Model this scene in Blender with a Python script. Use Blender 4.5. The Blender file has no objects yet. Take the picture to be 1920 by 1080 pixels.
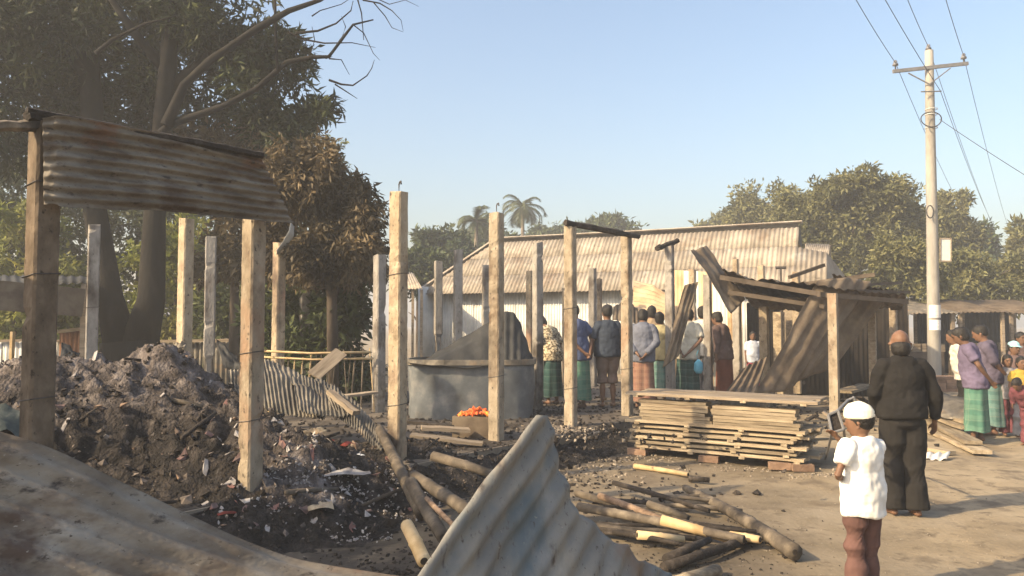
import bpy, bmesh, math, random
import numpy as np
from mathutils import Vector, Matrix

random.seed(7); np.random.seed(7)
sc = bpy.context.scene
COL = sc.collection
F = 1450.0                      # focal length in pixels of a 1920 wide frame
PITCH = math.radians(2.65)
CAMZ = 1.7

# ---------------------------------------------------------------- camera
cam_d = bpy.data.cameras.new('camera'); cam = bpy.data.objects.new('camera', cam_d); COL.objects.link(cam)
cam.location = (0, 0, CAMZ); cam.rotation_euler = (math.pi/2 + PITCH, 0, 0)
cam_d.sensor_width = 36; cam_d.lens = 36*F/1920; cam_d.clip_start = 0.05; cam_d.clip_end = 2000
sc.camera = cam

# ---------------------------------------------------------------- sky, sun, exposure
SUN_EL = math.radians(32)
SUN_AZ = math.radians(25)       # the light travels along (cos, sin) of this over the ground
to_sun = Vector((-math.cos(SUN_AZ)*math.cos(SUN_EL), -math.sin(SUN_AZ)*math.cos(SUN_EL), math.sin(SUN_EL)))
w = bpy.data.worlds.new('World'); sc.world = w; w.use_nodes = True
wn = w.node_tree.nodes; wl = w.node_tree.links
sky = wn.new('ShaderNodeTexSky'); sky.sky_type = 'NISHITA'; sky.sun_disc = False
sky.sun_elevation = SUN_EL
sky.sun_rotation = math.atan2(to_sun.x, to_sun.y)
sky.air_density = 1.2; sky.dust_density = 4.2; sky.ozone_density = 1.0
bg = wn['Background']; bg.inputs['Strength'].default_value = 0.15
wl.new(sky.outputs[0], bg.inputs['Color'])
sd = bpy.data.lights.new('sun', 'SUN'); sun = bpy.data.objects.new('sun', sd); COL.objects.link(sun)
sd.energy = 4.7; sd.angle = math.radians(0.6); sd.color = (1.0, 0.77, 0.47)
sun.rotation_euler = (-to_sun).to_track_quat('-Z', 'Y').to_euler(); sun.location = (-20, -8, 25)
sc.view_settings.view_transform = 'Standard'; sc.view_settings.look = 'None'
sc.view_settings.exposure = 0.88; sc.view_settings.gamma = 1.0
sc.render.engine = 'CYCLES'
sc.cycles.use_denoising = True
sc.cycles.max_bounces = 6; sc.cycles.volume_bounces = 0; sc.cycles.diffuse_bounces = 3; sc.cycles.glossy_bounces = 2
sc.cycles.transparent_max_bounces = 6

# ---------------------------------------------------------------- places
def ray(px, py):
    a, b = (px-960)/F, (540-py)/F
    c, s = math.cos(PITCH), math.sin(PITCH)
    return Vector((a, c - b*s, s + b*c))
def P(px, py, d):
    """the point at distance d in front of the camera that the photo shows at (px, py)"""
    r = ray(px, py); k = d/r.y
    return Vector((r.x*k, d, CAMZ + r.z*k))
def Z(px, py, z):
    r = ray(px, py); k = (z-CAMZ)/r.z
    return Vector((r.x*k, r.y*k, z))
V_ = Vector((0.60, 0.80, 0)); U_ = Vector((0.80, -0.60, 0))      # along and across the burnt shop row
FLOOR = 0.30
HAZE = 0.0038

# ---------------------------------------------------------------- noise
_rng = np.random.RandomState(3); _tab = _rng.rand(256, 256)
def vnoise(x, y):
    x = np.asarray(x, float); y = np.asarray(y, float)
    xi = np.floor(x).astype(int); yi = np.floor(y).astype(int); fx = x-xi; fy = y-yi
    fx = fx*fx*(3-2*fx); fy = fy*fy*(3-2*fy)
    g = lambda i, j: _tab[(xi+i) & 255, (yi+j) & 255]
    return (g(0,0)*(1-fx)+g(1,0)*fx)*(1-fy)+(g(0,1)*(1-fx)+g(1,1)*fx)*fy
def fbm(x, y, o=4):
    a, s, t = 0.5, 0.0, 0.0
    for i in range(o):
        s = s + a*vnoise(np.asarray(x)*2**i+17*i, np.asarray(y)*2**i+31*i); t += a; a *= 0.5
    return s/t

# ---------------------------------------------------------------- objects
def mesh_from(verts, faces, smooth=False):
    me = bpy.data.meshes.new('m'); me.from_pydata([tuple(v) for v in verts], [], faces)
    if smooth: me.polygons.foreach_set('use_smooth', [True]*len(me.polygons))
    me.update(); return me
def link(name, data, mat=None, parent=None):
    o = bpy.data.objects.new(name, data); COL.objects.link(o)
    if data is not None:
        data.name = name
        if mat is not None and not data.materials: data.materials.append(mat)
    if parent is not None: o.parent = parent
    return o
def empty(name, loc, rz=0.0):
    o = bpy.data.objects.new(name, None); COL.objects.link(o); o.location = loc; o.rotation_euler = (0, 0, rz); o.empty_display_size = 0.2
    return o
def tag(o, label, cat, group=None):
    o['label'] = label; o['category'] = cat
    if group: o['group'] = group
    return o
def kind(o, k, label=None):
    o['kind'] = k
    if label: o['label'] = label
    return o
def wmat(parent):
    return Matrix.Translation(parent.location) @ parent.rotation_euler.to_matrix().to_4x4()
class MB:
    """collects shapes of one part into one mesh"""
    def __init__(s): s.v = []; s.f = []
    def add(s, v, f):
        n = len(s.v); s.v += [Vector(p) for p in v]; s.f += [tuple(i+n for i in q) for q in f]; return s
    def box(s, c, size, R=None):
        c = Vector(c); hx, hy, hz = [q/2 for q in size]
        v = [Vector((x, y, z)) for z in (-hz, hz) for y in (-hy, hy) for x in (-hx, hx)]
        if R is not None: v = [R @ q for q in v]
        return s.add([c+q for q in v], [(0,2,3,1),(4,5,7,6),(0,1,5,4),(2,6,7,3),(0,4,6,2),(1,3,7,5)])
    def bar(s, p, q, wd, ht, up=(0,0,1), taper=1.0):
        p = Vector(p); q = Vector(q); d = (q-p).normalized(); up = Vector(up)
        x = d.cross(up)
        if x.length < 1e-4: x = d.cross(Vector((1,0,0)))
        x.normalize(); y = x.cross(d).normalized()
        v = []
        for e, k in ((p, 1.0), (q, taper)):
            for a, b in ((-1,-1),(1,-1),(1,1),(-1,1)): v.append(e + x*(a*wd/2*k) + y*(b*ht/2*k))
        return s.add(v, [(0,3,2,1),(4,5,6,7),(0,1,5,4),(1,2,6,5),(2,3,7,6),(3,0,4,7)])
    def tube(s, pts, rad, n=8, ref=(0,0,1), dome=0.0, jit=0.0):
        pts = [Vector(p) for p in pts]; m = len(pts); rows = []
        ref = Vector(ref)
        for i, p in enumerate(pts):
            t = (pts[min(i+1, m-1)] - pts[max(i-1, 0)]).normalized()
            r = rad[i] if isinstance(rad, (list, tuple)) else rad
            rx, ry = r if isinstance(r, (list, tuple)) else (r, r)
            x = ref - t*ref.dot(t)
            if x.length < 0.05: x = Vector((1, 0, 0)) - t*t.x
            if x.length < 0.05: x = Vector((0, 1, 0)) - t*t.y
            x.normalize(); y = t.cross(x)
            rows.append([p + x*(math.cos(a)*rx*(1+jit*random.uniform(-1,1))) + y*(math.sin(a)*ry*(1+jit*random.uniform(-1,1))) for a in (2*math.pi*k/n for k in range(n))])
        v = [q for r in rows for q in r]; f = []
        for i in range(m-1):
            for k in range(n):
                k2 = (k+1) % n
                f.append((i*n+k, i*n+k2, (i+1)*n+k2, (i+1)*n+k))
        r0 = rad[0] if isinstance(rad, (list, tuple)) else rad; r0 = min(r0) if isinstance(r0, (list, tuple)) else r0
        r1 = rad[-1] if isinstance(rad, (list, tuple)) else rad; r1 = min(r1) if isinstance(r1, (list, tuple)) else r1
        a = len(v); v.append(pts[0] - (pts[1]-pts[0]).normalized()*r0*dome); v.append(pts[-1] + (pts[-1]-pts[-2]).normalized()*r1*dome)
        for k in range(n):
            k2 = (k+1) % n
            f.append((a, k2, k)); f.append((a+1, (m-1)*n+k, (m-1)*n+k2))
        return s.add(v, f)
    def build(s, name, mat, parent=None, smooth=False):
        v = s.v
        if parent is not None and not parent.get('_abs'):
            M = wmat(parent).inverted(); v = [M @ q for q in v]
        return link(name, mesh_from(v, s.f, smooth), mat, parent)
def chunk(r, squash=0.7):
    v = [Vector((x, y, z))*r*random.uniform(0.6, 1.25) for x, y, z in ((1,0,0),(-1,0,0),(0,1,0),(0,-1,0),(0,0,squash),(0,0,-squash))]
    R = Matrix.Rotation(random.uniform(0, 6.28), 3, Vector((random.uniform(-1,1), random.uniform(-1,1), random.uniform(-1,1))).normalized())
    return [R @ q for q in v], [(0,2,4),(2,1,4),(1,3,4),(3,0,4),(2,0,5),(1,2,5),(3,1,5),(0,3,5)]

# ---------------------------------------------------------------- materials
def material(name, stops, scale=3.0, detail=6.0, rough=0.85, bump=0.25, bscale=None, coord='world', stretch=(1,1,1), spots=None,
             metallic=0.0, rand=0.15, attr=None, attr_stops=None, spec=0.3, distort=0.0, bdist=0.02, transl=0.0):
    m = bpy.data.materials.new(name); m.use_nodes = True
    N = m.node_tree.nodes; L = m.node_tree.links; bs = N['Principled BSDF']
    if coord == 'world': src = N.new('ShaderNodeNewGeometry').outputs['Position']
    else: src = N.new('ShaderNodeTexCoord').outputs['Object']
    mp = N.new('ShaderNodeMapping'); mp.inputs['Scale'].default_value = stretch; L.new(src, mp.inputs['Vector'])
    oi = N.new('ShaderNodeObjectInfo')
    if coord != 'world':
        cb = N.new('ShaderNodeVectorMath'); cb.operation = 'ADD'
        sc_ = N.new('ShaderNodeMath'); sc_.operation = 'MULTIPLY'; sc_.inputs[1].default_value = 37.0
        L.new(oi.outputs['Random'], sc_.inputs[0]); L.new(mp.outputs[0], cb.inputs[0]); L.new(sc_.outputs[0], cb.inputs[1]); vec = cb.outputs[0]
    else: vec = mp.outputs[0]
    nz = N.new('ShaderNodeTexNoise'); nz.inputs['Scale'].default_value = scale; nz.inputs['Detail'].default_value = detail
    nz.inputs['Roughness'].default_value = 0.62; nz.inputs['Distortion'].default_value = distort; L.new(vec, nz.inputs['Vector'])
    def ramp(stops, fac):
        r = N.new('ShaderNodeValToRGB'); el = r.color_ramp.elements
        el[0].position, el[0].color = stops[0][0], (*stops[0][1], 1); el[1].position, el[1].color = stops[-1][0], (*stops[-1][1], 1)
        for p, c in stops[1:-1]:
            e = el.new(p); e.color = (*c, 1)
        L.new(fac, r.inputs['Fac']); return r.outputs['Color']
    col = ramp(stops, nz.outputs['Fac'])
    def mix(a, b, fac, mode='MIX'):
        x = N.new('ShaderNodeMix'); x.data_type = 'RGBA'; x.blend_type = mode
        if isinstance(fac, float): x.inputs['Factor'].default_value = fac
        else: L.new(fac, x.inputs['Factor'])
        for i, v in ((6, a), (7, b)):
            if isinstance(v, tuple): x.inputs[i].default_value = (*v, 1)
            else: L.new(v, x.inputs[i])
        return x.outputs[2]
    if attr:
        at = N.new('ShaderNodeAttribute'); at.attribute_name = attr
        fac = at.outputs['Fac']
        if attr_stops:
            col2 = ramp(attr_stops, nz.outputs['Fac']); col = mix(col, col2, fac)
        else:
            mm = N.new('ShaderNodeMath'); mm.operation = 'MULTIPLY_ADD'; mm.inputs[1].default_value = 0.9; mm.inputs[2].default_value = 0.55
            L.new(fac, mm.inputs[0]); cc = N.new('ShaderNodeCombineColor')
            for i in range(3): L.new(mm.outputs[0], cc.inputs[i])
            col = mix(col, cc.outputs[0], 1.0, 'MULTIPLY')
    for sp in (spots or []):
        c, s_, lo, hi = sp[:4]
        n2 = N.new('ShaderNodeTexNoise'); n2.inputs['Scale'].default_value = s_; n2.inputs['Detail'].default_value = 5; n2.inputs['Roughness'].default_value = 0.6
        L.new(vec, n2.inputs['Vector'])
        mr = N.new('ShaderNodeMapRange'); mr.inputs['From Min'].default_value = lo; mr.inputs['From Max'].default_value = hi; L.new(n2.outputs['Fac'], mr.inputs['Value'])
        col = mix(col, c, mr.outputs[0])
    if rand:
        hs = N.new('ShaderNodeHueSaturation'); mr = N.new('ShaderNodeMapRange')
        mr.inputs['To Min'].default_value = 1-rand; mr.inputs['To Max'].default_value = 1+rand
        L.new(oi.outputs['Random'], mr.inputs['Value']); L.new(mr.outputs[0], hs.inputs['Value']); L.new(col, hs.inputs['Color']); col = hs.outputs[0]
    L.new(col, bs.inputs['Base Color'])
    bs.inputs['Roughness'].default_value = rough; bs.inputs['Metallic'].default_value = metallic; bs.inputs['Specular IOR Level'].default_value = spec
    if bump:
        nb = N.new('ShaderNodeTexNoise'); nb.inputs['Scale'].default_value = bscale or scale*4; nb.inputs['Detail'].default_value = 5; L.new(vec, nb.inputs['Vector'])
        bp = N.new('ShaderNodeBump'); bp.inputs['Strength'].default_value = bump; bp.inputs['Distance'].default_value = bdist
        L.new(nb.outputs['Fac'], bp.inputs['Height']); L.new(bp.outputs[0], bs.inputs['Normal'])
    if transl:
        tr = N.new('ShaderNodeBsdfTranslucent'); L.new(col, tr.inputs['Color'])
        ms = N.new('ShaderNodeMixShader'); ms.inputs[0].default_value = transl
        L.new(bs.outputs[0], ms.inputs[1]); L.new(tr.outputs[0], ms.inputs[2]); L.new(ms.outputs[0], N['Material Output'].inputs['Surface'])
    return m
M = {}
M['concrete'] = material('concrete', [(0.3,(0.20,0.152,0.10)),(0.46,(0.33,0.262,0.178)),(0.6,(0.40,0.325,0.228)),(0.75,(0.48,0.395,0.285))], 7, detail=9, rough=0.94, bump=0.6, bscale=34,
    spots=[((0.17,0.115,0.08),3.2,0.56,0.70),((0.36,0.21,0.14),1.7,0.56,0.70),((0.075,0.055,0.042),1.25,0.55,0.68),((0.09,0.07,0.055),26,0.60,0.68)], rand=0.16, stretch=(1,1,0.6))
M['concrete_grey'] = material('concrete_grey', [(0.3,(0.17,0.155,0.14)),(0.5,(0.27,0.25,0.225)),(0.72,(0.36,0.335,0.30))], 6, detail=9, rough=0.94, bump=0.6, bscale=34,
    spots=[((0.14,0.11,0.09),2.6,0.54,0.70),((0.06,0.05,0.042),1.3,0.55,0.68),((0.08,0.07,0.06),21,0.62,0.70)], rand=0.2, stretch=(1,1,0.6))
M['concrete_brown_dim'] = material('concrete_brown_dim', [(0.3,(0.065,0.048,0.032)),(0.5,(0.13,0.098,0.068)),(0.72,(0.21,0.162,0.115))], 7, detail=9, rough=0.94, bump=0.6, bscale=34,  # darker concrete copy, dimness at the left edge put into its colour
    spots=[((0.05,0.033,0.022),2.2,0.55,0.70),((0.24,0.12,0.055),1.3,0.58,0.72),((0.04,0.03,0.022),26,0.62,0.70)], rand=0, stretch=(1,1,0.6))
M['concrete_tan'] = material('concrete_tan', [(0.3,(0.15,0.118,0.082)),(0.46,(0.27,0.222,0.16)),(0.6,(0.33,0.275,0.205)),(0.75,(0.40,0.34,0.26))], 7, detail=9, rough=0.94, bump=0.6, bscale=34,  # duller concrete copy, dimming of the near left post put into its colour
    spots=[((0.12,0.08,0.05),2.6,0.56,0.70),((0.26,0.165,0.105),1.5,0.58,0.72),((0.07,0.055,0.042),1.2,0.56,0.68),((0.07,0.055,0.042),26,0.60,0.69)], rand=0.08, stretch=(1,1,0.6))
M['char'] = material('char', [(0.3,(0.012,0.010,0.009)),(0.55,(0.035,0.028,0.023)),(0.75,(0.10,0.085,0.075))], 9, rough=0.9, bump=0.6, bscale=45)
M['rust'] = material('rust', [(0.28,(0.062,0.046,0.033)),(0.43,(0.13,0.106,0.079)),(0.56,(0.195,0.169,0.133)),(0.75,(0.26,0.243,0.21))], 2.6, rough=0.72, bump=0.2, bscale=30,
    coord='world', stretch=(1,1,2.2), spots=[((0.20,0.07,0.022),1.1,0.60,0.74),((0.035,0.028,0.024),9,0.60,0.70),((0.075,0.05,0.035),3.4,0.54,0.68),((0.16,0.135,0.105),2.2,0.62,0.78),((0.05,0.036,0.026),38,0.62,0.70),((0.26,0.235,0.20),55,0.66,0.72)], spec=0.35)
M['rust_blue'] = material('rust_blue', [(0.25,(0.095,0.092,0.086)),(0.45,(0.145,0.143,0.134)),(0.58,(0.178,0.170,0.150)),(0.75,(0.235,0.232,0.218))], 3.1, rough=0.6, bump=0.2, bscale=30,
    stretch=(1.5,1.5,0.7), spots=[((0.12,0.075,0.045),1.9,0.57,0.70),((0.05,0.04,0.034),11,0.62,0.70),((0.085,0.108,0.122),1.6,0.54,0.66),((0.16,0.165,0.165),3.4,0.58,0.68),((0.055,0.045,0.035),40,0.62,0.70),((0.25,0.235,0.20),60,0.67,0.72)], spec=0.4)
M['tin'] = material('tin', [(0.3,(0.42,0.42,0.40)),(0.6,(0.58,0.58,0.56)),(0.8,(0.66,0.66,0.63))], 2.0, rough=0.5, bump=0.05, spots=[((0.30,0.22,0.15),1.4,0.63,0.8)], rand=0.07, spec=0.4)
M['roof_tin'] = material('roof_tin', [(0.3,(0.20,0.168,0.13)),(0.5,(0.295,0.252,0.20)),(0.72,(0.375,0.33,0.27))], 2.2, rough=0.7, bump=0.05,
    spots=[((0.19,0.13,0.085),0.9,0.56,0.75),((0.12,0.09,0.065),5,0.60,0.72),((0.40,0.37,0.32),1.3,0.62,0.7)], rand=0.2, spec=0.3)
M['burnt_tin'] = material('burnt_tin', [(0.3,(0.05,0.046,0.040)),(0.5,(0.12,0.108,0.09)),(0.72,(0.27,0.235,0.18))], 3.4, rough=0.65, bump=0.25, bscale=25,
    spots=[((0.22,0.15,0.09),2.2,0.58,0.7)], spec=0.35)
M['brown_tin'] = material('brown_tin', [(0.3,(0.060,0.045,0.031)),(0.5,(0.115,0.087,0.060)),(0.72,(0.185,0.148,0.106))], 2.2, rough=0.75, bump=0.25, bscale=22,
    spots=[((0.06,0.042,0.03),2.6,0.58,0.72)], spec=0.25)
M['dark_tin'] = material('dark_tin', [(0.3,(0.013,0.014,0.015)),(0.55,(0.030,0.031,0.032)),(0.75,(0.065,0.062,0.058))], 3, rough=0.7, bump=0.3, bscale=20)
M['tank'] = material('tank', [(0.3,(0.07,0.078,0.085)),(0.5,(0.125,0.136,0.145)),(0.7,(0.27,0.265,0.25))], 2.2, rough=0.65, bump=0.15, bscale=9, spots=[((0.06,0.06,0.062),1.2,0.54,0.7)], metallic=0.1, spec=0.3)
M['wood'] = material('wood', [(0.3,(0.17,0.13,0.085)),(0.5,(0.28,0.225,0.152)),(0.72,(0.39,0.325,0.232))], 3, rough=0.88, bump=0.3, coord='object', stretch=(0.7,7,7), rand=0.34,
    spots=[((0.12,0.09,0.062),1.2,0.52,0.70),((0.05,0.04,0.03),3.0,0.66,0.74)])
M['wood_grey'] = material('wood_grey', [(0.3,(0.15,0.115,0.08)),(0.5,(0.25,0.20,0.145)),(0.72,(0.35,0.29,0.215))], 3, rough=0.88, bump=0.25, coord='object', stretch=(0.7,7,7), rand=0.25)
M['bamboo'] = material('bamboo', [(0.3,(0.40,0.27,0.125)),(0.5,(0.53,0.385,0.205)),(0.72,(0.62,0.49,0.30))], 6, rough=0.6, bump=0.12, rand=0.15, spots=[((0.06,0.045,0.035),3.0,0.60,0.70)])
M['bamboo_burnt'] = material('bamboo_burnt', [(0.3,(0.035,0.028,0.022)),(0.5,(0.095,0.077,0.058)),(0.7,(0.22,0.18,0.132))], 5, rough=0.75, bump=0.2, rand=0.3, spots=[((0.022,0.018,0.015),2.4,0.56,0.66)])
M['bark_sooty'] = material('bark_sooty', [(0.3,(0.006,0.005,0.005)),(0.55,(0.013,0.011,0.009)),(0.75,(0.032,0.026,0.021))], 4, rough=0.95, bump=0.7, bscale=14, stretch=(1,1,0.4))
M['bark'] = material('bark', [(0.3,(0.035,0.027,0.02)),(0.55,(0.075,0.058,0.044)),(0.75,(0.14,0.115,0.09))], 4, rough=0.95, bump=0.6, bscale=14, stretch=(1,1,0.4))
M['bark_dry'] = material('bark_dry', [(0.3,(0.10,0.08,0.065)),(0.7,(0.22,0.185,0.15))], 6, rough=0.95, bump=0.4)
def leafmat(n, a, b, c, tr=0.25): return material(n, [(0.3,a),(0.5,b),(0.72,c)], 0.9, detail=3, rough=0.6, bump=0, rand=0.1, attr='tint', transl=tr, spec=0.25)
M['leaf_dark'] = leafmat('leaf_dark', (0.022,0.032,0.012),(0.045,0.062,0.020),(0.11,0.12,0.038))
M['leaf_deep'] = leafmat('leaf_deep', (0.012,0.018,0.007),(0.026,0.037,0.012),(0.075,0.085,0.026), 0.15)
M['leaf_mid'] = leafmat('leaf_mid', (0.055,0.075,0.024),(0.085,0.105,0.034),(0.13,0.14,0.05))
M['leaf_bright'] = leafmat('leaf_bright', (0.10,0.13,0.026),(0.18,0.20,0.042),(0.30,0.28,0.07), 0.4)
M['leaf_dry'] = leafmat('leaf_dry', (0.050,0.040,0.022),(0.105,0.080,0.044),(0.24,0.18,0.10), 0.2)
M['leaf_hazy'] = leafmat('leaf_hazy', (0.085,0.09,0.038),(0.14,0.14,0.058),(0.22,0.205,0.09), 0.25)  # paler leaves: haze and glare over the right trees put into the colour
M['leaf_far'] = leafmat('leaf_far', (0.05,0.075,0.035),(0.075,0.10,0.045),(0.11,0.125,0.06), 0.2)
M['brick'] = material('brick', [(0.3,(0.17,0.105,0.07)),(0.7,(0.29,0.19,0.13))], 8, rough=0.9, bump=0.4, rand=0.25)
M['rubble'] = material('rubble', [(0.3,(0.14,0.11,0.085)),(0.5,(0.27,0.225,0.175)),(0.7,(0.42,0.37,0.30))], 14, rough=0.95, bump=0.3, bscale=60)
M['iron'] = material('iron', [(0.3,(0.03,0.027,0.025)),(0.7,(0.09,0.075,0.065))], 14, rough=0.6, bump=0.1)
M['wire'] = material('wire', [(0.3,(0.03,0.03,0.032)),(0.7,(0.055,0.055,0.058))], 5, rough=0.6, bump=0)
M['porcelain'] = material('porcelain', [(0.3,(0.10,0.10,0.11)),(0.7,(0.20,0.20,0.21))], 5, rough=0.3, bump=0)
M['white'] = material('white', [(0.3,(0.70,0.68,0.62)),(0.7,(0.80,0.78,0.73))], 3, rough=0.8, bump=0.1)
M['ash_white'] = material('ash_white', [(0.3,(0.17,0.155,0.15)),(0.5,(0.29,0.27,0.26)),(0.7,(0.44,0.42,0.40))], 9, rough=0.95, bump=0.5, bscale=40)
M['orange'] = material('orange', [(0.3,(0.62,0.10,0.03)),(0.55,(0.75,0.16,0.04)),(0.7,(0.80,0.40,0.06))], 5, rough=0.75, bump=0.2, rand=0.2)
M['red_rag'] = material('red_rag', [(0.3,(0.10,0.018,0.013)),(0.7,(0.28,0.05,0.035))], 6, rough=0.9, bump=0.4, bscale=30)
M['skin'] = material('skin', [(0.3,(0.13,0.070,0.043)),(0.7,(0.18,0.100,0.063))], 6, rough=0.55, bump=0.05, rand=0.15, coord='object')
M['hair'] = material('hair', [(0.3,(0.008,0.007,0.006)),(0.7,(0.02,0.017,0.015))], 40, rough=0.55, bump=0.5, bscale=90, coord='object')
M['eye'] = material('eye', [(0.3,(0.01,0.008,0.006)),(0.7,(0.015,0.012,0.01))], 5, rough=0.3, bump=0)
def cloth(n, c, k=0.25, sc_=5):
    return material('cloth_'+n, [(0.3, tuple(q*(1-k) for q in c)), (0.7, tuple(min(0.85, q*(1+k)) for q in c))], sc_, rough=0.92, bump=0.35, bscale=9, coord='object', rand=0.0, spec=0.15, bdist=0.03)
def plaid(n, c1, c2, c3, s=9.0):
    m = cloth(n, c1); N = m.node_tree.nodes; L = m.node_tree.links; bs = N['Principled BSDF']
    old = bs.inputs['Base Color'].links[0].from_socket; tc = N.new('ShaderNodeTexCoord')
    for i, (d, c, th) in enumerate((('Z', c2, 0.62), ('X', c2, 0.66), ('Z', c3, 0.90), ('X', c3, 0.92))):
        wv = N.new('ShaderNodeTexWave'); wv.wave_type = 'BANDS'; wv.bands_direction = d; wv.inputs['Scale'].default_value = s*0.3; wv.inputs['Distortion'].default_value = 1.6; wv.inputs['Detail Scale'].default_value = 2.5
        wv.inputs['Phase Offset'].default_value = i*0.9
        L.new(tc.outputs['Object'], wv.inputs['Vector'])
        mr = N.new('ShaderNodeMapRange'); mr.inputs['From Min'].default_value = th; mr.inputs['From Max'].default_value = th+0.2; mr.inputs['To Max'].default_value = 0.42; L.new(wv.outputs['Fac'], mr.inputs['Value'])
        x = N.new('ShaderNodeMix'); x.data_type = 'RGBA'; L.new(mr.outputs[0], x.inputs['Factor']); L.new(old, x.inputs[6]); x.inputs[7].default_value = (*c, 1); old = x.outputs[2]
    L.new(old, bs.inputs['Base Color']); return m
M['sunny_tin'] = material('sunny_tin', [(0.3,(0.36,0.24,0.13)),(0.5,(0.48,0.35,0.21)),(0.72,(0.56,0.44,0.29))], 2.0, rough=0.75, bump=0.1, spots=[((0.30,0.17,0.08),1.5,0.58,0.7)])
M['plinth_edge'] = material('plinth_edge', [(0.3,(0.12,0.10,0.078)),(0.7,(0.26,0.22,0.17))], 4, rough=0.95, bump=0.4, bscale=25, spots=[((0.06,0.05,0.04),1.5,0.55,0.7)], rand=0)
M['shade_wall'] = material('shade_wall', [(0.3,(0.008,0.007,0.006)),(0.7,(0.028,0.023,0.019))], 4, rough=0.95, bump=0.3, rand=0.1, spec=0.1)  # near black stands in for the deep shade inside the shack
M['rust_red'] = material('rust_red', [(0.3,(0.16,0.07,0.035)),(0.7,(0.34,0.17,0.09))], 3, rough=0.85, bump=0.3)
M['pole'] = material('pole', [(0.3,(0.20,0.185,0.16)),(0.5,(0.28,0.262,0.232)),(0.72,(0.36,0.34,0.305))], 4, rough=0.92, bump=0.2, bscale=30, stretch=(1,1,0.3), rand=0)
M['iron_grey'] = material('iron_grey', [(0.3,(0.12,0.12,0.125)),(0.7,(0.20,0.20,0.205))], 8, rough=0.6, bump=0.1, rand=0.05)
M['poster'] = material('poster', [(0.3,(0.45,0.44,0.42)),(0.5,(0.72,0.71,0.68)),(0.72,(0.78,0.77,0.74))], 9, rough=0.9, bump=0.05, stretch=(1,1,6))
M['wood_dark'] = material('wood_dark', [(0.3,(0.05,0.038,0.028)),(0.7,(0.11,0.085,0.062))], 5, rough=0.85, bump=0.2)
M['blue_plastic'] = material('blue_plastic', [(0.3,(0.085,0.10,0.12)),(0.7,(0.19,0.21,0.235))], 6, rough=0.45, bump=0.3, bscale=16)
M['sack'] = material('sack', [(0.3,(0.02,0.03,0.032)),(0.55,(0.06,0.075,0.07)),(0.75,(0.16,0.165,0.14))], 6, rough=0.9, bump=0.4)

# ================================================================ the setting
def grid_mesh(xs, ys, zf, attrs=None, smooth=True):
    X, Y = np.meshgrid(xs, ys); zz = zf(X, Y); nx, ny = len(xs), len(ys)
    co = np.stack([X, Y, zz], -1).reshape(-1, 3)
    i = np.arange(nx*ny).reshape(ny, nx)
    q = np.stack([i[:-1,:-1], i[:-1,1:], i[1:,1:], i[1:,:-1]], -1).reshape(-1, 4)
    me = bpy.data.meshes.new('grid'); me.from_pydata(co.tolist(), [], q.tolist())
    me.polygons.foreach_set('use_smooth', np.full(len(q), smooth))
    for k, fn in (attrs or {}).items():
        a = me.attributes.new(k, 'FLOAT', 'POINT'); a.data.foreach_set('value', np.clip(fn(X, Y), 0, 1).reshape(-1).astype(np.float32))
    me.update(); return me
ROW0 = Vector((-3.13, 5.40, 0))                    # first post of the front row
def edge_dist(X, Y):                               # distance past the plinth's street edge, along U
    return (X-ROW0.x)*U_.x + (Y-ROW0.y)*U_.y - 0.28
def sm(a, b, x):
    t = np.clip((x-a)/(b-a), 0, 1); return t*t*(3-2*t)
far = np.array([-230,-150,-90,-50,-30,-20,-15])
xs = np.concatenate([far, np.arange(-11, 15.01, 0.16), [17,20,26,36,60,100,160,230]])
ys = np.concatenate([[-60,-30,-12,-4,0], np.arange(2, 22.01, 0.16), [23,25,28,33,40,52,75,110,170,260,400]])
def gz(X, Y):
    near = sm(-14,-9,X)*sm(19,13,X)*sm(1,3,Y)*sm(25,20,Y)
    rt_ = (X-4.3)*0.93-(Y-5.0)*0.37 + (fbm(Y*.3, X*0+2, 2)-.5)*.5
    ruts = -0.030*(np.exp(-(rt_/.2)**2)+np.exp(-((rt_-1.4)/.2)**2)+.6*np.exp(-((rt_-.55)/.2)**2))*(0.4+fbm(X, Y, 2))
    return near*(ruts + (fbm(X*0.7, Y*0.7, 3)-0.5)*0.05 + (fbm(X*3.5+5, Y*3.5, 3)-0.5)*0.035)
def gchar(X, Y):
    e = edge_dist(X, Y)
    n = fbm(X*0.9+3, Y*0.9, 4)
    a = sm(1.9, 0.2, e + (n-0.5)*1.8) * sm(19, 15, Y)
    blob = np.exp(-(((X-1.6)/0.9)**2 + ((Y-6.0)/1.3)**2))
    blob2 = 0.8*np.exp(-(((X-2.6)/1.6)**2 + ((Y-9.6)/0.8)**2))
    near = np.exp(-(((X+0.9)/1.6)**2 + ((Y-4.6)/1.6)**2))*2.2
    soot = 0.42*sm(5.0, 2.0, X + (n-0.5)*2.5)*sm(14, 10, Y)
    return np.maximum(np.maximum(a, near), np.maximum(soot, np.maximum(blob, blob2)*(0.4+n)))
g_mat = material('dirt', [(0.3,(0.185,0.145,0.092)),(0.5,(0.275,0.22,0.145)),(0.72,(0.35,0.288,0.198))], 1.1, detail=9, rough=0.95, bump=0.5, bscale=22, attr='char',
    attr_stops=[(0.3,(0.022,0.018,0.014)),(0.5,(0.050,0.041,0.032)),(0.75,(0.13,0.105,0.08))], spots=[((0.10,0.077,0.052),6,0.54,0.70),((0.13,0.102,0.07),1.7,0.54,0.66),((0.27,0.23,0.17),14,0.64,0.74),((0.24,0.20,0.145),0.45,0.55,0.68)], rand=0)
ground = kind(link('ground', grid_mesh(xs, ys, gz, {'char': gchar}), g_mat), 'structure', 'bare trodden earth, blackened beside the burnt shops')

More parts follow.
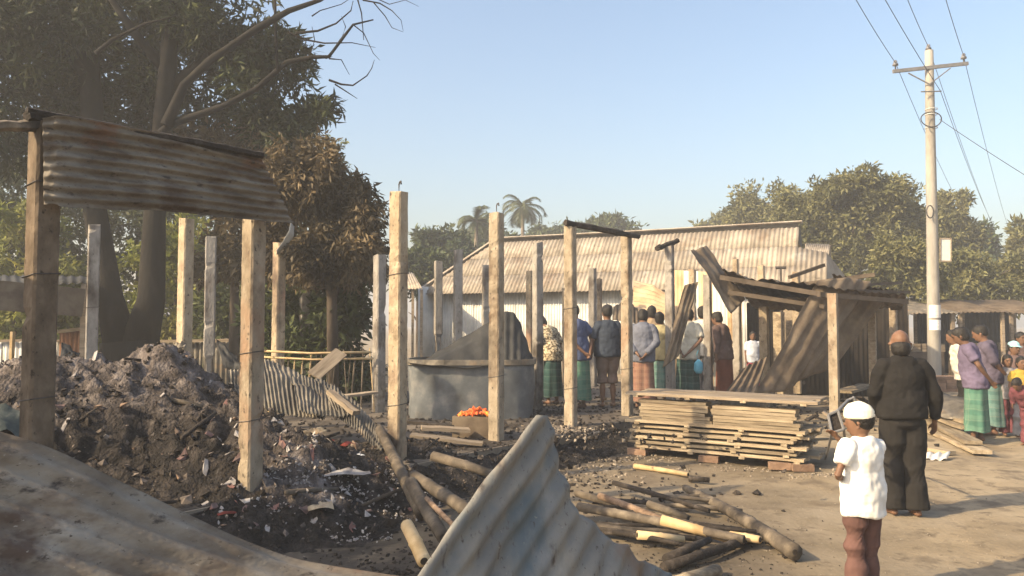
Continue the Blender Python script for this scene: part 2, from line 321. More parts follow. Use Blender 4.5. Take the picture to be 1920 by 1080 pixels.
# raised floor of the burnt shop row
def poly_prism(pts, z0, z1):
    n = len(pts); v = [(p[0], p[1], z0) for p in pts] + [(p[0], p[1], z1) for p in pts]
    return v, [tuple(range(n-1, -1, -1)), tuple(range(n, 2*n))] + [(i, (i+1) % n, n+(i+1) % n, n+i) for i in range(n)]
e0 = ROW0 + U_*0.28 - V_*0.9; e1 = ROW0 + U_*0.28 + V_*14.2; e2 = e1 - U_*8.5; e3 = e0 - U_*6.0
pl_mat = material('plinth', [(0.3,(0.045,0.037,0.030)),(0.5,(0.10,0.083,0.066)),(0.72,(0.20,0.17,0.135))], 1.6, detail=8, rough=0.95, bump=0.5, bscale=20, spots=[((0.025,0.02,0.017),1.1,0.5,0.66)], rand=0)
v, f = poly_prism([e0, e1, e2, e3], -0.1, FLOOR-0.006)
kind(link('plinth', mesh_from(v, f), M['plinth_edge']), 'structure', 'raised concrete base of the burnt shops')
v, f = poly_prism([e0-U_*.03, e1-U_*.03, e2, e3], FLOOR-0.05, FLOOR)
kind(link('floor', mesh_from(v, f), pl_mat), 'structure', 'sooty floor of the burnt shops')

# ================================================================ corrugated sheet
def ruled(A, B):
    """surface between polylines A (t=0) and B (t=1), both sampled by arc position"""
    A = np.array([tuple(p) for p in A], float); B = np.array([tuple(p) for p in B], float)
    def curve(C, s):
        k = np.linspace(0, 1, len(C)); return np.stack([np.interp(s, k, C[:, i]) for i in range(3)], -1)
    def sm_curve(C, s):
        acc = 0
        for o, wt in ((-0.06,.2),(-0.03,.2),(0,.2),(0.03,.2),(0.06,.2)): acc = acc + wt*curve(C, np.clip(s+o*(np.minimum(s,1-s)/0.06).clip(0,1), 0, 1))
        return acc
    return lambda s, t: sm_curve(A, s)*(1-t)[..., None] + sm_curve(B, s)*t[..., None]
def corrugated(S, ns, nt, along='s', waves=10, amp=0.012, dent=0.0, dscale=3.0, seed=0, thick=0.003, ragged=0.0, bend=None, sharp=1.0):
    """along='s': the ridges run in the s direction (the wave goes across t)"""
    s, t = np.meshgrid(np.linspace(0, 1, ns), np.linspace(0, 1, nt))
    if ragged:
        t = t.copy(); s = s.copy()
        j = (fbm(s*9+seed, np.zeros_like(s)+seed, 3)-0.5)*ragged; t = t*(1+j*(t > 0.5)*(t-0.5)*2)
        j = (fbm(t*9+seed, np.zeros_like(s)+seed+7, 3)-0.5)*ragged; s = s*(1+j*(s > 0.5)*(s-0.5)*2)
    p = S(s, t); e = 1e-3
    ds = S(np.clip(s+e,0,1), t)-S(np.clip(s-e,0,1), t); dt = S(s, np.clip(t+e,0,1))-S(s, np.clip(t-e,0,1))
    n = np.cross(ds, dt); n /= np.maximum(np.linalg.norm(n, axis=-1, keepdims=True), 1e-9)
    ph = (t if along == 's' else s)*waves*2*math.pi
    h = amp*np.sin(ph)
    if dent: h = h + dent*(fbm(s*dscale+seed*3.1, t*dscale+seed*1.7, 4)-0.5)*2
    if bend is not None: p = p + bend(s, t)
    p = p + n*h[..., None]
    q = p - n*thick; nn = ns*nt
    v = np.concatenate([p.reshape(-1,3), q.reshape(-1,3)]).tolist(); f = []
    i = np.arange(nn).reshape(nt, ns)
    a = np.stack([i[:-1,:-1], i[:-1,1:], i[1:,1:], i[1:,:-1]], -1).reshape(-1,4)
    f = a.tolist() + (a[:, ::-1]+nn).tolist()
    b = list(i[0,:]) + list(i[1:,-1]) + list(i[-1,-2::-1]) + list(i[-2:0:-1,0])
    f += [[int(b[k]), int(b[k]+nn), int(b[(k+1) % len(b)]+nn), int(b[(k+1) % len(b)])] for k in range(len(b))]
    return v, f
def tin_sheet(name, label, cat, mat, S, group=None, **kw):
    v, f = corrugated(S, **kw); c = Vector(np.mean(np.array(v), 0)); c.z = min(q[2] for q in v)
    o = link(name, mesh_from([Vector(q)-c for q in v], f, True), mat); o.location = c
    return tag(o, label, cat, group)

# ================================================================ trees
def leaves_mesh(centres, outward, per, length, width, droop=0.2, spread=1.0):
    n = len(centres); rs = np.random
    c = np.repeat(np.asarray(centres), per, 0); o = np.repeat(np.asarray(outward), per, 0)
    d = o*0.7 + rs.normal(size=c.shape)*spread*0.8; d[:,2] -= droop; d /= np.linalg.norm(d, axis=1, keepdims=True)
    ln = length*rs.uniform(0.6, 1.25, (len(c),1)); r = rs.normal(size=c.shape)
    side = np.cross(d, r); side /= np.maximum(np.linalg.norm(side, axis=1, keepdims=True), 1e-6); wd = width*rs.uniform(0.7, 1.2, (len(c),1))
    c = c + rs.normal(size=c.shape)*length*0.35
    nrm = np.cross(d, side)
    v = np.stack([c, c+d*ln*0.45+side*wd*0.5+nrm*ln*0.05, c+d*ln - nrm*ln*0.10, c+d*ln*0.45-side*wd*0.5+nrm*ln*0.05], 1).reshape(-1,3)
    f = np.arange(len(v)).reshape(-1,4)
    me = bpy.data.meshes.new('crown'); nf = len(f)
    me.vertices.add(len(v)); me.vertices.foreach_set('co', v.astype(np.float32).reshape(-1))
    me.loops.add(nf*4); me.loops.foreach_set('vertex_index', f.astype(np.int32).reshape(-1))
    me.polygons.add(nf); me.polygons.foreach_set('loop_start', (np.arange(nf)*4).astype(np.int32))
    me.update(calc_edges=True)
    tint = np.repeat(rs.rand(n), per*4)*0.55 + np.repeat(rs.rand(n*per), 4)*0.45
    a = me.attributes.new('tint', 'FLOAT', 'POINT'); a.data.foreach_set('value', tint.astype(np.float32))
    me.validate(); return me
def crown_points(blobs, n, shell=0.55):
    """cluster centres through the volumes of many small ellipsoids around each blob's surface"""
    vol = np.array([b[1][0]*b[1][1]*b[1][2] for b in blobs]); cnt = np.maximum(1, (n*vol**0.75/np.sum(vol**0.75))).astype(int)
    C, O = [], []
    for (c, r), k in zip(blobs, cnt):
        c = np.array(tuple(c)); r = np.array(r)
        m = max(6, int(k/20)); d = np.random.normal(size=(m,3)); d /= np.linalg.norm(d, axis=1, keepdims=True)
        lob = d*np.random.uniform(0.35, 0.95, (m,1)); rad = np.random.uniform(0.15, 0.34, m)
        w_ = np.random.randint(0, m, k); q = np.random.normal(size=(k,3)); q /= np.linalg.norm(q, axis=1, keepdims=True)
        p = lob[w_] + q*(rad[w_]*np.random.uniform(shell, 1.05, k))[:,None]
        C.append(c + p*r); o = q*0.7 + p*0.5; O.append(o/np.linalg.norm(o, axis=1, keepdims=True))
    return np.concatenate(C), np.concatenate(O)
def tree(name, label, base, limbs, blobs, n, leaf, mat, per=7, length=0.3, width=0.09, group=None, bark='bark', droop=0.2, cat='tree', shell=0.55):
    root = empty(name, base); tag(root, label, cat, group)
    mb = MB()
    for pts, rad in limbs:
        mb.tube(pts, rad, 9, jit=0.06)
    mb.build('trunk' if cat == 'tree' else 'stem', M[bark], root, True)
    C, O = crown_points(blobs, n, shell); C = C - np.array(tuple(base))
    link('crown' if cat == 'tree' else 'foliage', leaves_mesh(C, O, per, length, width, droop), M[mat], root)
    return root
def limb_set(base, top, r0, spread=1.5, k=4, seed=0):
    rr = random.Random(seed); base = Vector(base); top = Vector(top); out = []
    mid = base.lerp(top, 0.5) + Vector((rr.uniform(-.2,.2), rr.uniform(-.2,.2), 0))
    out.append(([base - Vector((0,0,0.1)), base + Vector((0,0,0.25)), mid, top], [r0*1.3, r0, r0*0.75, r0*0.3]))
    for i in range(k):
        s = base.lerp(top, rr.uniform(0.35, 0.8)); a = rr.uniform(0, 6.28); L = spread*rr.uniform(0.6, 1.1)
        e = s + Vector((math.cos(a)*L, math.sin(a)*L, L*rr.uniform(0.4, 1.0)))
        out.append(([s, s.lerp(e, 0.5)+Vector((0,0,0.1)), e], [r0*0.45, r0*0.3, r0*0.08]))
    return out

# --- big dark trees on the left
def B(px, py, d, rx, ry, rz): return (P(px, py, d), (rx, ry, rz))
tb = Vector((P(240, 640, 15.5).x, 15.5, 0))
fork = P(250, 640, 15.5)
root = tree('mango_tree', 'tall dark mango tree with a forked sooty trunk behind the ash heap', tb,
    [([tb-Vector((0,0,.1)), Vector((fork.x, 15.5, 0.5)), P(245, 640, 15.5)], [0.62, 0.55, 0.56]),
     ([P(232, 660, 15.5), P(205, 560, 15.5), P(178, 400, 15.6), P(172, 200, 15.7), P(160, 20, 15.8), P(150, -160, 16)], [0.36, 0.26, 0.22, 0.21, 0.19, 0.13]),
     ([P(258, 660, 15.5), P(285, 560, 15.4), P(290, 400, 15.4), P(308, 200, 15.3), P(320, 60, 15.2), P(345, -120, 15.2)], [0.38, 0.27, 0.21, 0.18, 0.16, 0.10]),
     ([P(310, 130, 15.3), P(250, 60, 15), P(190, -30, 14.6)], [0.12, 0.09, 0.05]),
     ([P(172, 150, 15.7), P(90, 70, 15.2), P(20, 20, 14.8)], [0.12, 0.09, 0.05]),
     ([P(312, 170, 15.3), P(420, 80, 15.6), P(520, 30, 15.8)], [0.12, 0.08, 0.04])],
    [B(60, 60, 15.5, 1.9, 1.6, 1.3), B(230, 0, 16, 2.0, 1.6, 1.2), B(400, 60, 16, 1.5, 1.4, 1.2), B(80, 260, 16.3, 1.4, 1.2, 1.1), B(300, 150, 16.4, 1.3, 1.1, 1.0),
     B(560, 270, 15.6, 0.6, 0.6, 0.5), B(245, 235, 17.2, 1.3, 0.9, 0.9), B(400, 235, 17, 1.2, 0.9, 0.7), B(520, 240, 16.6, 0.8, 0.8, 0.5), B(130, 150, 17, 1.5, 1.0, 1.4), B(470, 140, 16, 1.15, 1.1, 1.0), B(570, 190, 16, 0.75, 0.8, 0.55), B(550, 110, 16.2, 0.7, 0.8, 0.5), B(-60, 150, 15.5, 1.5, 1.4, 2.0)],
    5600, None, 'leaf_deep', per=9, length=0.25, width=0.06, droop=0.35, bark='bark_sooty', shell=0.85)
# bare burnt limbs of that tree
mb = MB()
def limb(pts, r0, r1, d=13.7):
    p = [P(x, y, d + 0.15*math.sin(i*1.7)) for i, (x, y) in enumerate(pts)]
    n = len(p); mb.tube(p, [r0+(r1-r0)*i/(n-1) for i in range(n)], 6, jit=0.1)
limb([(300,250),(320,233),(417,200),(480,167),(537,117),(580,108),(617,106),(640,75),(662,46),(700,37)], 0.075, 0.014)
limb([(312,235),(345,160),(396,112),(480,55),(541,20),(600,0),(650,-30)], 0.10, 0.03)
limb([(515,-20),(517,60),(520,130)], 0.032, 0.026)
limb([(554,62),(596,58),(630,44),(658,20),(662,2)], 0.026, 0.006)
limb([(617,150),(640,158),(662,160),(688,142),(697,128),(702,112)], 0.022, 0.004)
limb([(628,158),(650,172),(670,185)], 0.016, 0.004)
limb([(540,60),(570,74),(608,81),(660,80),(704,89)], 0.024, 0.004)
limb([(662,46),(682,62),(700,100),(712,113)], 0.014, 0.003)
limb([(668,-10),(678,25),(682,75)], 0.020, 0.006)
limb([(680,0),(712,6),(735,20),(752,38),(756,58)], 0.016, 0.003)
limb([(700,4),(722,30),(735,52),(756,60)], 0.012, 0.003)
limb([(690,-10),(730,8),(760,0),(785,12)], 0.012, 0.003)
limb([(640,75),(648,50),(640,30)], 0.014, 0.003)
limb([(180,100),(210,75),(270,45),(330,30)], 0.05, 0.012)
limb([(617,110),(640,112),(655,140)], 0.014, 0.004)
limb([(585,30),(600,20),(640,8),(660,-5)], 0.014, 0.004)
limb([(580,108),(590,75),(585,50)], 0.014, 0.004)
mb.build('bare_limb', M['bark_sooty'], root, True).parent = [c for c in root.children if c.name.startswith('trunk')][0]

bb = Vector((P(628, 640, 13.2).x, 13.2, 0))
tree('scorched_tree', 'bushy tree with scorched brown leaves beside the dark mango tree', bb,
    [([bb-Vector((0,0,.1)), P(622, 560, 13.2), P(600, 420, 13.3), P(590, 330, 13.3)], [0.11, 0.09, 0.06, 0.02]), ([P(622,560,13.2), P(660,470,13.2), P(680,400,13.1)], [0.07,0.05,0.015])],
    [B(575, 350, 13.3, 0.75, 0.8, 0.80), B(645, 400, 13.3, 0.65, 0.7, 0.85), B(620, 480, 13.3, 0.85, 0.8, 0.7), B(530, 420, 13.8, 0.6, 0.7, 1.1), B(690, 470, 13.6, 0.35, 0.5, 0.7)],
    3000, None, 'leaf_dry', per=8, length=0.16, width=0.05, droop=0.9, shell=0.8)
tree('scorched_tree', 'thin crown of rusty brown leaves rising behind the hanging rusty sheet', Vector((P(440, 560, 16.5).x, 16.5, 0)),
    [([Vector((P(440, 640, 16.5).x, 16.5, -.1)), P(440, 500, 16.5), P(430, 330, 16.5)], [0.12, 0.09, 0.03])],
    [B(430, 290, 16.6, 1.2, 0.8, 0.9), B(500, 330, 16.6, 0.8, 0.8, 1.0), B(450, 470, 16.8, 1.1, 0.8, 1.2)], 1300, None, 'leaf_dry', per=8, length=0.22, width=0.075, droop=0.8)
# sunlit green thicket behind the ruins, each bush its own
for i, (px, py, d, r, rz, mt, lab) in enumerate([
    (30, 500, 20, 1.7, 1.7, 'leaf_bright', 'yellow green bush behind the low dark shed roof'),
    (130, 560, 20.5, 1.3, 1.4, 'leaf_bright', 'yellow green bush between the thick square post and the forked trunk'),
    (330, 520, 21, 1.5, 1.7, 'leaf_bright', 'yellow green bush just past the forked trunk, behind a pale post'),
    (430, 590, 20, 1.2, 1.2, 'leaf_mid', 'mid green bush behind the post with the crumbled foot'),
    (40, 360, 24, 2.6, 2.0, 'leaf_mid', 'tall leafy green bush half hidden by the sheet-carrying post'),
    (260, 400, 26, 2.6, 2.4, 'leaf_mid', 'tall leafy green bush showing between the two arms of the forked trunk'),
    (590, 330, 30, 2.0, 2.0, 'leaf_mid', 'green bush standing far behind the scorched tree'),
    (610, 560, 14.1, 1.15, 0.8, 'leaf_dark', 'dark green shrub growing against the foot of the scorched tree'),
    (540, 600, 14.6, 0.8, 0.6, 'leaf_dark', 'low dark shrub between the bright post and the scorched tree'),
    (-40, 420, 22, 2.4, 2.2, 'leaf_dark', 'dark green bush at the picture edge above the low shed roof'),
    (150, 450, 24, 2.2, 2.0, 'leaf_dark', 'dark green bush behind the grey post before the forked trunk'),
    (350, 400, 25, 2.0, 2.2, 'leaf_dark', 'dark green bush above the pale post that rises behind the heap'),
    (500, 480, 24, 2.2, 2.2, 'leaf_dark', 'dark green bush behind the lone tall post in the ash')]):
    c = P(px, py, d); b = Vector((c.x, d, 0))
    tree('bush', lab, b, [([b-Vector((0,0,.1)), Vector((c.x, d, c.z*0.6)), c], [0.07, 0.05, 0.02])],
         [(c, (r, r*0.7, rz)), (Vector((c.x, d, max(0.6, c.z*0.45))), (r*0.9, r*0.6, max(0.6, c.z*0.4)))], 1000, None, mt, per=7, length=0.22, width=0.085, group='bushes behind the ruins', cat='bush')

# --- trees behind the tin house
def far_tree(label, px, ptop, pbot, d, halfw, mat, n, ln, seed, blobs=None, name='tree', sparse=0.55):
    zt = P(px, ptop, d).z; x = P(px, ptop, d).x; r = halfw*d/F
    b = Vector((x, d, 0)); rr = random.Random(seed); zb = max(0.8, P(px, pbot, d).z)
    bl = [(Vector((x, d, (zt+zb)/2)), (r*0.85, r*0.7, (zt-zb)/2*0.9))]
    for i in range(7):
        a = rr.uniform(0, 6.28); k = rr.uniform(0.35, 0.75)
        bl.append((Vector((x+math.cos(a)*r*k, d+math.sin(a)*r*k*0.8, zb+(zt-zb)*rr.uniform(0.35, 0.82))), (r*rr.uniform(.28,.5), r*.4, (zt-zb)*rr.uniform(.16,.26))))
    return tree(name, label, b, limb_set(b, (x, d, zt*0.85), max(0.12, r*0.06), r*0.7, 5, seed), bl, n, None, mat, per=7, length=ln, width=ln*0.38, shell=sparse)
far_tree('broad hazy green tree rising behind the gable end of the tin house', 1580, 318, 560, 34, 165, 'leaf_hazy', 6500, 0.25, 1)
far_tree('hazy grey green tree with an open crown behind the ridge end of the tin house', 1440, 330, 520, 44, 110, 'leaf_hazy', 2600, 0.30, 2, sparse=.7)
far_tree('rounded hazy tree just behind the tall utility pole', 1745, 350, 560, 40, 85, 'leaf_hazy', 2500, 0.28, 3)
far_tree('low green tree beyond the market stalls, with yellowish leaves', 1830, 470, 610, 30, 105, 'leaf_hazy', 3000, 0.22, 4)
far_tree('green tree overhanging the dark market stall with the tin roof', 1690, 440, 600, 27, 75, 'leaf_hazy', 2500, 0.21, 5)
far_tree('dark slim tree rising above the low tree beyond the market stalls', 1835, 410, 560, 46, 32, 'leaf_far', 420, 0.40, 6)
far_tree('tree at the picture edge, cut by the frame, beyond the market stalls', 1935, 405, 590, 38, 70, 'leaf_hazy', 900, 0.36, 7)
far_tree('round green tree behind the left hip of the tin house roof', 845, 424, 560, 42, 78, 'leaf_far', 2200, 0.36, 8)
far_tree('dark green tree low behind the tallest pale post', 785, 450, 570, 36, 45, 'leaf_dark', 900, 0.32, 9)
far_tree('green tree at the foot of the two palms', 920, 408, 520, 52, 66, 'leaf_far', 1300, 0.45, 10)
far_tree('small pale tree beyond the tin roof, next to the taller palm', 1030, 418, 480, 60, 40, 'leaf_far', 420, 0.45, 11)
far_tree('spreading tree with a flat open crown beyond the middle of the tin roof', 1140, 404, 470, 58, 72, 'leaf_far', 620, 0.5, 12, sparse=0.8)
far_tree('thin pale tree beyond the ridge, next to the broad hazy tree', 1340, 405, 480, 56, 45, 'leaf_hazy', 380, 0.5, 13)
# --- palms
def palm(label, px, py, d, nf, L):
    top = P(px, py, d); b = Vector((top.x, d, 0)); root = empty('palm_tree', b); tag(root, label, 'palm')
    MB().tube([b-Vector((0,0,.1)), b+Vector((0.05,0,2)), b.lerp(top, 0.6), top], [0.22, 0.16, 0.13, 0.11], 8).build('trunk', M['bark_dry'], root, True)
    for i in range(nf):
        a = 2*math.pi*i/nf + random.uniform(-.25,.25); el = random.uniform(-0.55, 1.15); l = L*random.uniform(0.8, 1.1)
        mb = MB(); prev = top; pts = [top]
        for k in range(1, 8):
            t = k/7; e = el - 1.9*t*t
            prev = prev + Vector((math.cos(a)*math.cos(e), math.sin(a)*math.cos(e), math.sin(e)))*(l/7); pts.append(prev)
        mb.tube(pts, [0.04-0.034*k/7 for k in range(8)], 4)
        for k in range(1, 22):
            t = k/22*7; j = int(t); p = pts[j].lerp(pts[min(7, j+1)], t-j); dr = (pts[min(7,j+1)]-pts[j]).normalized(); sd_ = dr.cross(Vector((0,0,1)))
            if sd_.length < .01: sd_ = Vector((1,0,0))
            sd_.normalize(); ll = 0.85*math.sin(math.pi*min(0.97, 0.12+k/22*0.85))*l/2.6
            for s in (-1, 1):
                q = p + (sd_*s*0.75 + dr*0.6 + Vector((0,0,-0.35)))*ll
                mb.add([p-dr*0.04, p+dr*0.06, q], [(0,1,2)])
        o = mb.build('frond', M['leaf_palm'], root)
    return root
M['leaf_palm'] = material('leaf_palm', [(0.3,(0.045,0.06,0.03)),(0.7,(0.09,0.105,0.05))], 1.0, rough=0.6, bump=0, rand=0.2, transl=0.2)
palm('taller palm with drooping fronds standing above the tin roof', 980, 386, 52, 20, 2.1)
palm('shorter palm rising out of the trees, partly hidden by a concrete post', 893, 414, 47, 17, 1.8)

# ================================================================ the long tin house
def clip_sheet(name, mat, parent, o, ex, ey, L, H, inside=None, pitch=0.15, amp=0.018, nrm=None):
    """one corrugated sheet: width L along ex (wave across it), length H along ey"""
    n = max(4, int(L/pitch*6)); ex = Vector(ex).normalized(); ey = Vector(ey).normalized(); nr = ex.cross(ey).normalized()
    v = []; f = []
    for j in range(2):
        for i in range(n+1):
            x = L*i/n; lo, hi = (0, H) if inside is None else inside(x)
            v.append(Vector(o)+ex*x+ey*(lo if j == 0 else hi)+nr*(amp*math.sin(2*math.pi*x/pitch)))
    m = n+1; f = [(i, i+1, m+i+1, m+i) for i in range(n)]
    v2 = [q-nr*0.004 for q in v]; k = len(v)
    f += [(b_+k, a_+k, d_+k, c_+k) for a_, b_, c_, d_ in [(q[0], q[1], q[2], q[3]) for q in f]]
    f += [(i, k+i, k+i+1, i+1) for i in range(n)] + [(m+i, m+i+1, k+m+i+1, k+m+i) for i in range(n)]
    mb = MB(); mb.add(v+v2, f); return mb.build(name, mat, parent, True)
ZR, ZE = 5.0, 3.0
rl = Z(930, 448, ZR); rr_ = Z(1497, 418, ZR); el = Z(788, 543, ZE)
hu = (rr_-rl).normalized(); hv = Vector((-hu.y, hu.x, 0))
if hv.y < 0: hv = -hv
along0 = (rl-el).dot(hu); half = (rl-el).dot(hv); Lr = (rr_-rl).length
house = empty('tin_house', (el.x, el.y, 0)); tag(house, 'long low house with corrugated tin walls and a rusty hipped tin roof', 'house')
eR = el + hu*(along0+Lr+1.6); eB = eR + hv*2*half; eC = el + hv*2*half
Hs = math.sqrt(half**2+(ZR-ZE)**2); up = (hv*half+Vector((0,0,ZR-ZE))).normalized()
Wd = 0.86; tot = along0+Lr; ntier = 3
x = 0.0; col_i = 0
while x < tot-0.05:
    wd = min(Wd, tot-x)
    for k in range(ntier):
        lo, hi = Hs*k/ntier, Hs*(k+1)/ntier + 0.06
        def ins(xx, lo=lo, hi=hi, x=x):
            lim = Hs*min(1, (x+xx)/along0); return (min(lo, lim), min(hi, lim))
        if x + wd < along0*lo/Hs: continue
        clip_sheet('roof_sheet', M['roof_tin'], house, el - up*0.25 + hu*x + Vector((0,0,0.012*(2-k)*0+0.012*k + random.uniform(0,.006))), hu, up, wd+0.03, Hs, ins)
    x += Wd; col_i += 1
# the far slope, the left hip, the right gablet and its skirt
M1 = MB(); M1.add([rl+Vector((0,0,-.01)), rr_+Vector((0,0,-.01)), rr_+hv*half-Vector((0,0,ZR-ZE)), eC], [(0,1,2,3)]); M1.build('back_slope', M['roof_tin'], house)
M1 = MB(); M1.add([el+Vector((0,0,.0)), rl, eC], [(0,1,2)]); M1.build('hip_slope', M['roof_tin'], house)
gr0 = rr_ - Vector((0,0,0.75)) - hv*0.72*half*0.55; gr1 = rr_ - Vector((0,0,0.75)) + hv*0.72*half*0.55
M1 = MB(); M1.add([rr_+hu*0.05, gr0+hu*0.05, gr1+hu*0.05], [(0,1,2)]); M1.build('gable', M['dark_tin'], house)
kx = 1.6; n0 = rr_ - up*Hs*0.42
clip_sheet('skirt_slope', M['roof_tin'], house, n0+hu*0.02+Vector((0,0,-0.02)), hu, (-up), 0.9, Hs*0.6, lambda xx: (0.35*xx, Hs*0.58))
M1 = MB(); M1.add([n0+hu*0.9-up*0.3+Vector((0,0,-.02)), el-up*0.25+hu*(tot+0.9), eB - hv*0.2 + Vector((0,0,-.1)), gr1+Vector((0,0,-.05))], [(0,1,2,3)]); M1.build('end_slope', M['roof_tin'], house)
MB().tube([rl-hu*0.05+Vector((0,0,.02)), rl.lerp(rr_, .5)+Vector((0,0,0.0)), rr_+hu*0.12+Vector((0,0,.03))], [(0.05,0.16)]*3, 8, ref=(0,0,1)).build('ridge_cap', M['roof_tin'], house)
MB().tube([el+Vector((0,0,.02)), rl+Vector((0,0,.02))], [(0.05,0.12)]*2, 8).build('hip_cap', M['roof_tin'], house)
# walls, sheet by sheet
w0 = el + hu*0.35 + hv*0.35; Lw = tot - 0.5; x = 0.0
while x < Lw:
    clip_sheet('wall_sheet', M['tin'], house, Vector((w0.x, w0.y, 0)) + hu*x + hv*random.uniform(0,.012), hu, (0,0,1), Wd+0.04, ZE+0.12, None, 0.11, 0.016); x += Wd
for k in range(5):
    clip_sheet('wall_sheet', M['tin'], house, Vector((w0.x, w0.y, 0)) + hv*(2*half-0.7-0.0)-hv*(k+1)*Wd*0.9, hv, (0,0,1), Wd*0.93, ZE+0.1, None, 0.11, 0.016)
MB().bar(el+hu*0.2+hv*0.28-Vector((0,0,.06)), el+hu*(tot)+hv*0.28-Vector((0,0,.06)), 0.08, 0.12).build('eave_beam', M['wood_grey'], house)
for px in (1040, 1190):
    q = Z(px, 600, 1.7+0.05); 
# small roofs beside it
def lean_roof(name, label, c0, c1, c2, c3, mat, waves, cat='shed', wallz=None, wall='dark_tin'):
    b = Vector(((c0.x+c1.x+c2.x+c3.x)/4, (c0.y+c1.y+c2.y+c3.y)/4, 0)); root = empty(name, b); tag(root, label, cat)
    S = ruled([c0, c1], [c3, c2]); v, f = corrugated(S, waves*5, 4, 't', waves, 0.018)
    MB().add(v, f).build('roof_sheet', M[mat], root, True)
    for c in (c0, c1, c2, c3): MB().bar((c.x*.96+b.x*.04, c.y*.96+b.y*.04, -0.1), (c.x*.96+b.x*.04, c.y*.96+b.y*.04, c.z-0.03), 0.09, 0.09, (0,1,0)).build('post', M['wood_grey'], root)
    if wallz:
        a = c3.lerp(c2, 0.03)+Vector((0,0,-.06)); e = c3.lerp(c2, .97)+Vector((0,0,-.06)); n = waves
        v, f = corrugated(ruled([a, e], [Vector((a.x,a.y,wallz)), Vector((e.x,e.y,wallz))]), n*5, 4, 't', n, 0.014); MB().add(v, f).build('back_wall', M[wall], root, True)
    return root
lean_roof('outhouse', 'little rusty roofed outhouse beside the hip of the tin house', P(735, 543, 27), P(792, 541, 26), P(775, 512, 29), P(735, 505, 30), 'roof_tin', 10, wallz=0, wall='tin')
lean_roof('back_shed', 'small tin roof peeping past the gable of the long house', P(1500, 492, 27), P(1552, 494, 25.5), P(1556, 458, 27.5), P(1512, 456, 29), 'roof_tin', 12, wallz=0)

# ================================================================ concrete posts
def post(label, px, top_y, d, base_z=FLOOR, s=0.15, mat='concrete', rot=-33, lean=(0,0), hook=False, taper=0.96, neck=None, wires=(), chip=0.012, beam=None, group='concrete posts of the burnt shops'):
    t = P(px, top_y, d); root = empty('concrete_post', (t.x, d, base_z), math.radians(rot+random.uniform(-3,3)))
    tag(root, label, 'post', group)
    H = t.z-base_z; n = max(8, int(H/0.065)); v = []; f = []; rr = random.Random(int(px*7+d*100)); lx, ly = lean
    ring = ((-1,-.8),(-.8,-1),(.8,-1),(1,-.8),(1,.8),(.8,1),(-.8,1),(-1,.8))
    cut = neck or None
    for i in range(n+1):
        k = i/n; z = H*k; h = s/2*(1-(1-taper)*k)
        if cut and z < cut: h *= 0.52 + (0.12 if z > cut-0.1 else 0)
        bad = rr.random() < .09; cor = rr.randrange(4); dep = rr.uniform(.72, .93)
        for qi, (a, b) in enumerate(ring):
            j = 1+rr.uniform(-chip, chip)*1.6
            if bad and (qi//2) == cor: j *= dep
            v.append((a*h*j + lx*k, b*h*j + ly*k, z - (0.12 if i == 0 else 0) + (rr.uniform(-.02,.012) if i == n else 0)))
    for i in range(n):
        for k in range(8): f.append((i*8+k, i*8+(k+1) % 8, (i+1)*8+(k+1) % 8, (i+1)*8+k))
    f.append(tuple(range(7,-1,-1))); f.append(tuple(n*8+k for k in range(8)))
    shaft = link('shaft', mesh_from(v, f), M[mat], root)
    if cut:
        mb = MB()
        for a in (-1, 1):
            for b in (-1, 1): mb.tube([(a*s*.3, b*s*.3, -.1), (a*s*.31, b*s*.29, cut*.5), (a*s*.3, b*s*.3, cut+.1)], 0.006, 5)
        mb.build_local('rebar', M['iron'], shaft)
    if hook:
        mb = MB(); mb.tube([(lx,ly,H-.05),(lx,ly,H+.09),(lx+.01,ly,H+.115),(lx+.04,ly-.02,H+.12),(lx+.05,ly-.025,H+.085)], 0.008, 6); mb.build_local('hook', M['iron'], shaft, True)
    for z in wires:
        mb = MB(); q = s/2*1.03; mb.tube([(-q,-q,z),(q,-q,z+.02),(q,q,z+.03),(-q,q,z+.01),(-q,-q,z)], 0.004, 4); mb.build_local('tie_wire', M['iron'], shaft)
    return root
def _bl(self, name, mat, parent, smooth=False):
    return link(name, mesh_from(self.v, self.f, smooth), mat, parent)
MB.build_local = _bl
post('thick pale post at the picture edge carrying the hanging rusty sheet', 86, 222, 5.05, wires=(0.9, 1.7, 2.3), s=0.16, mat='concrete_brown_dim')
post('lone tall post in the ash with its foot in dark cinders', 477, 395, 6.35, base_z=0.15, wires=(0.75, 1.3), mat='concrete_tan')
post('tallest pale post against the sky with a hooked iron rod on top', 748, 362, 8.05, hook=True, wires=(0.55, 1.9), s=0.155)
post('post with a bent iron rod on top, standing before the grey tank', 931, 400, 9.4, hook=True, wires=(0.75,), s=0.15, mat='concrete_tan')
post('post carrying the high end of the charred cross beam', 1069, 425, 10.7, wires=(0.5, 1.6), s=0.145, mat='concrete_tan')
post('post carrying the low end of the charred cross beam, reddened foot', 1174, 438, 11.9, wires=(0.7,), s=0.145, mat='concrete_tan')
post('post with a short burnt stub of beam across its top', 1255, 462, 13.3, s=0.14, mat='concrete_grey')
post('bare post just past the leaning brown sheet, behind the man in white', 1326, 515, 14.4, s=0.14, mat='concrete_grey')
post('post propping the low edge of the collapsed tin roof', 1381, 545, 15.4, s=0.15, mat='concrete_grey')
post('pale post rising behind the top of the ash heap', 350, 410, 9.9, s=0.15)
post('grey post standing before the dark forked trunk', 177, 422, 10.6, s=0.155, mat='concrete_grey', rot=-60, wires=(1.6,))
post('grey post with a crumbled lower half behind the ash heap', 396, 445, 12.0, s=0.165, mat='concrete_grey', neck=0.9, rot=-70)
post('bright post with a strip of bent tin hanging from its top', 524, 455, 12.6, s=0.165)
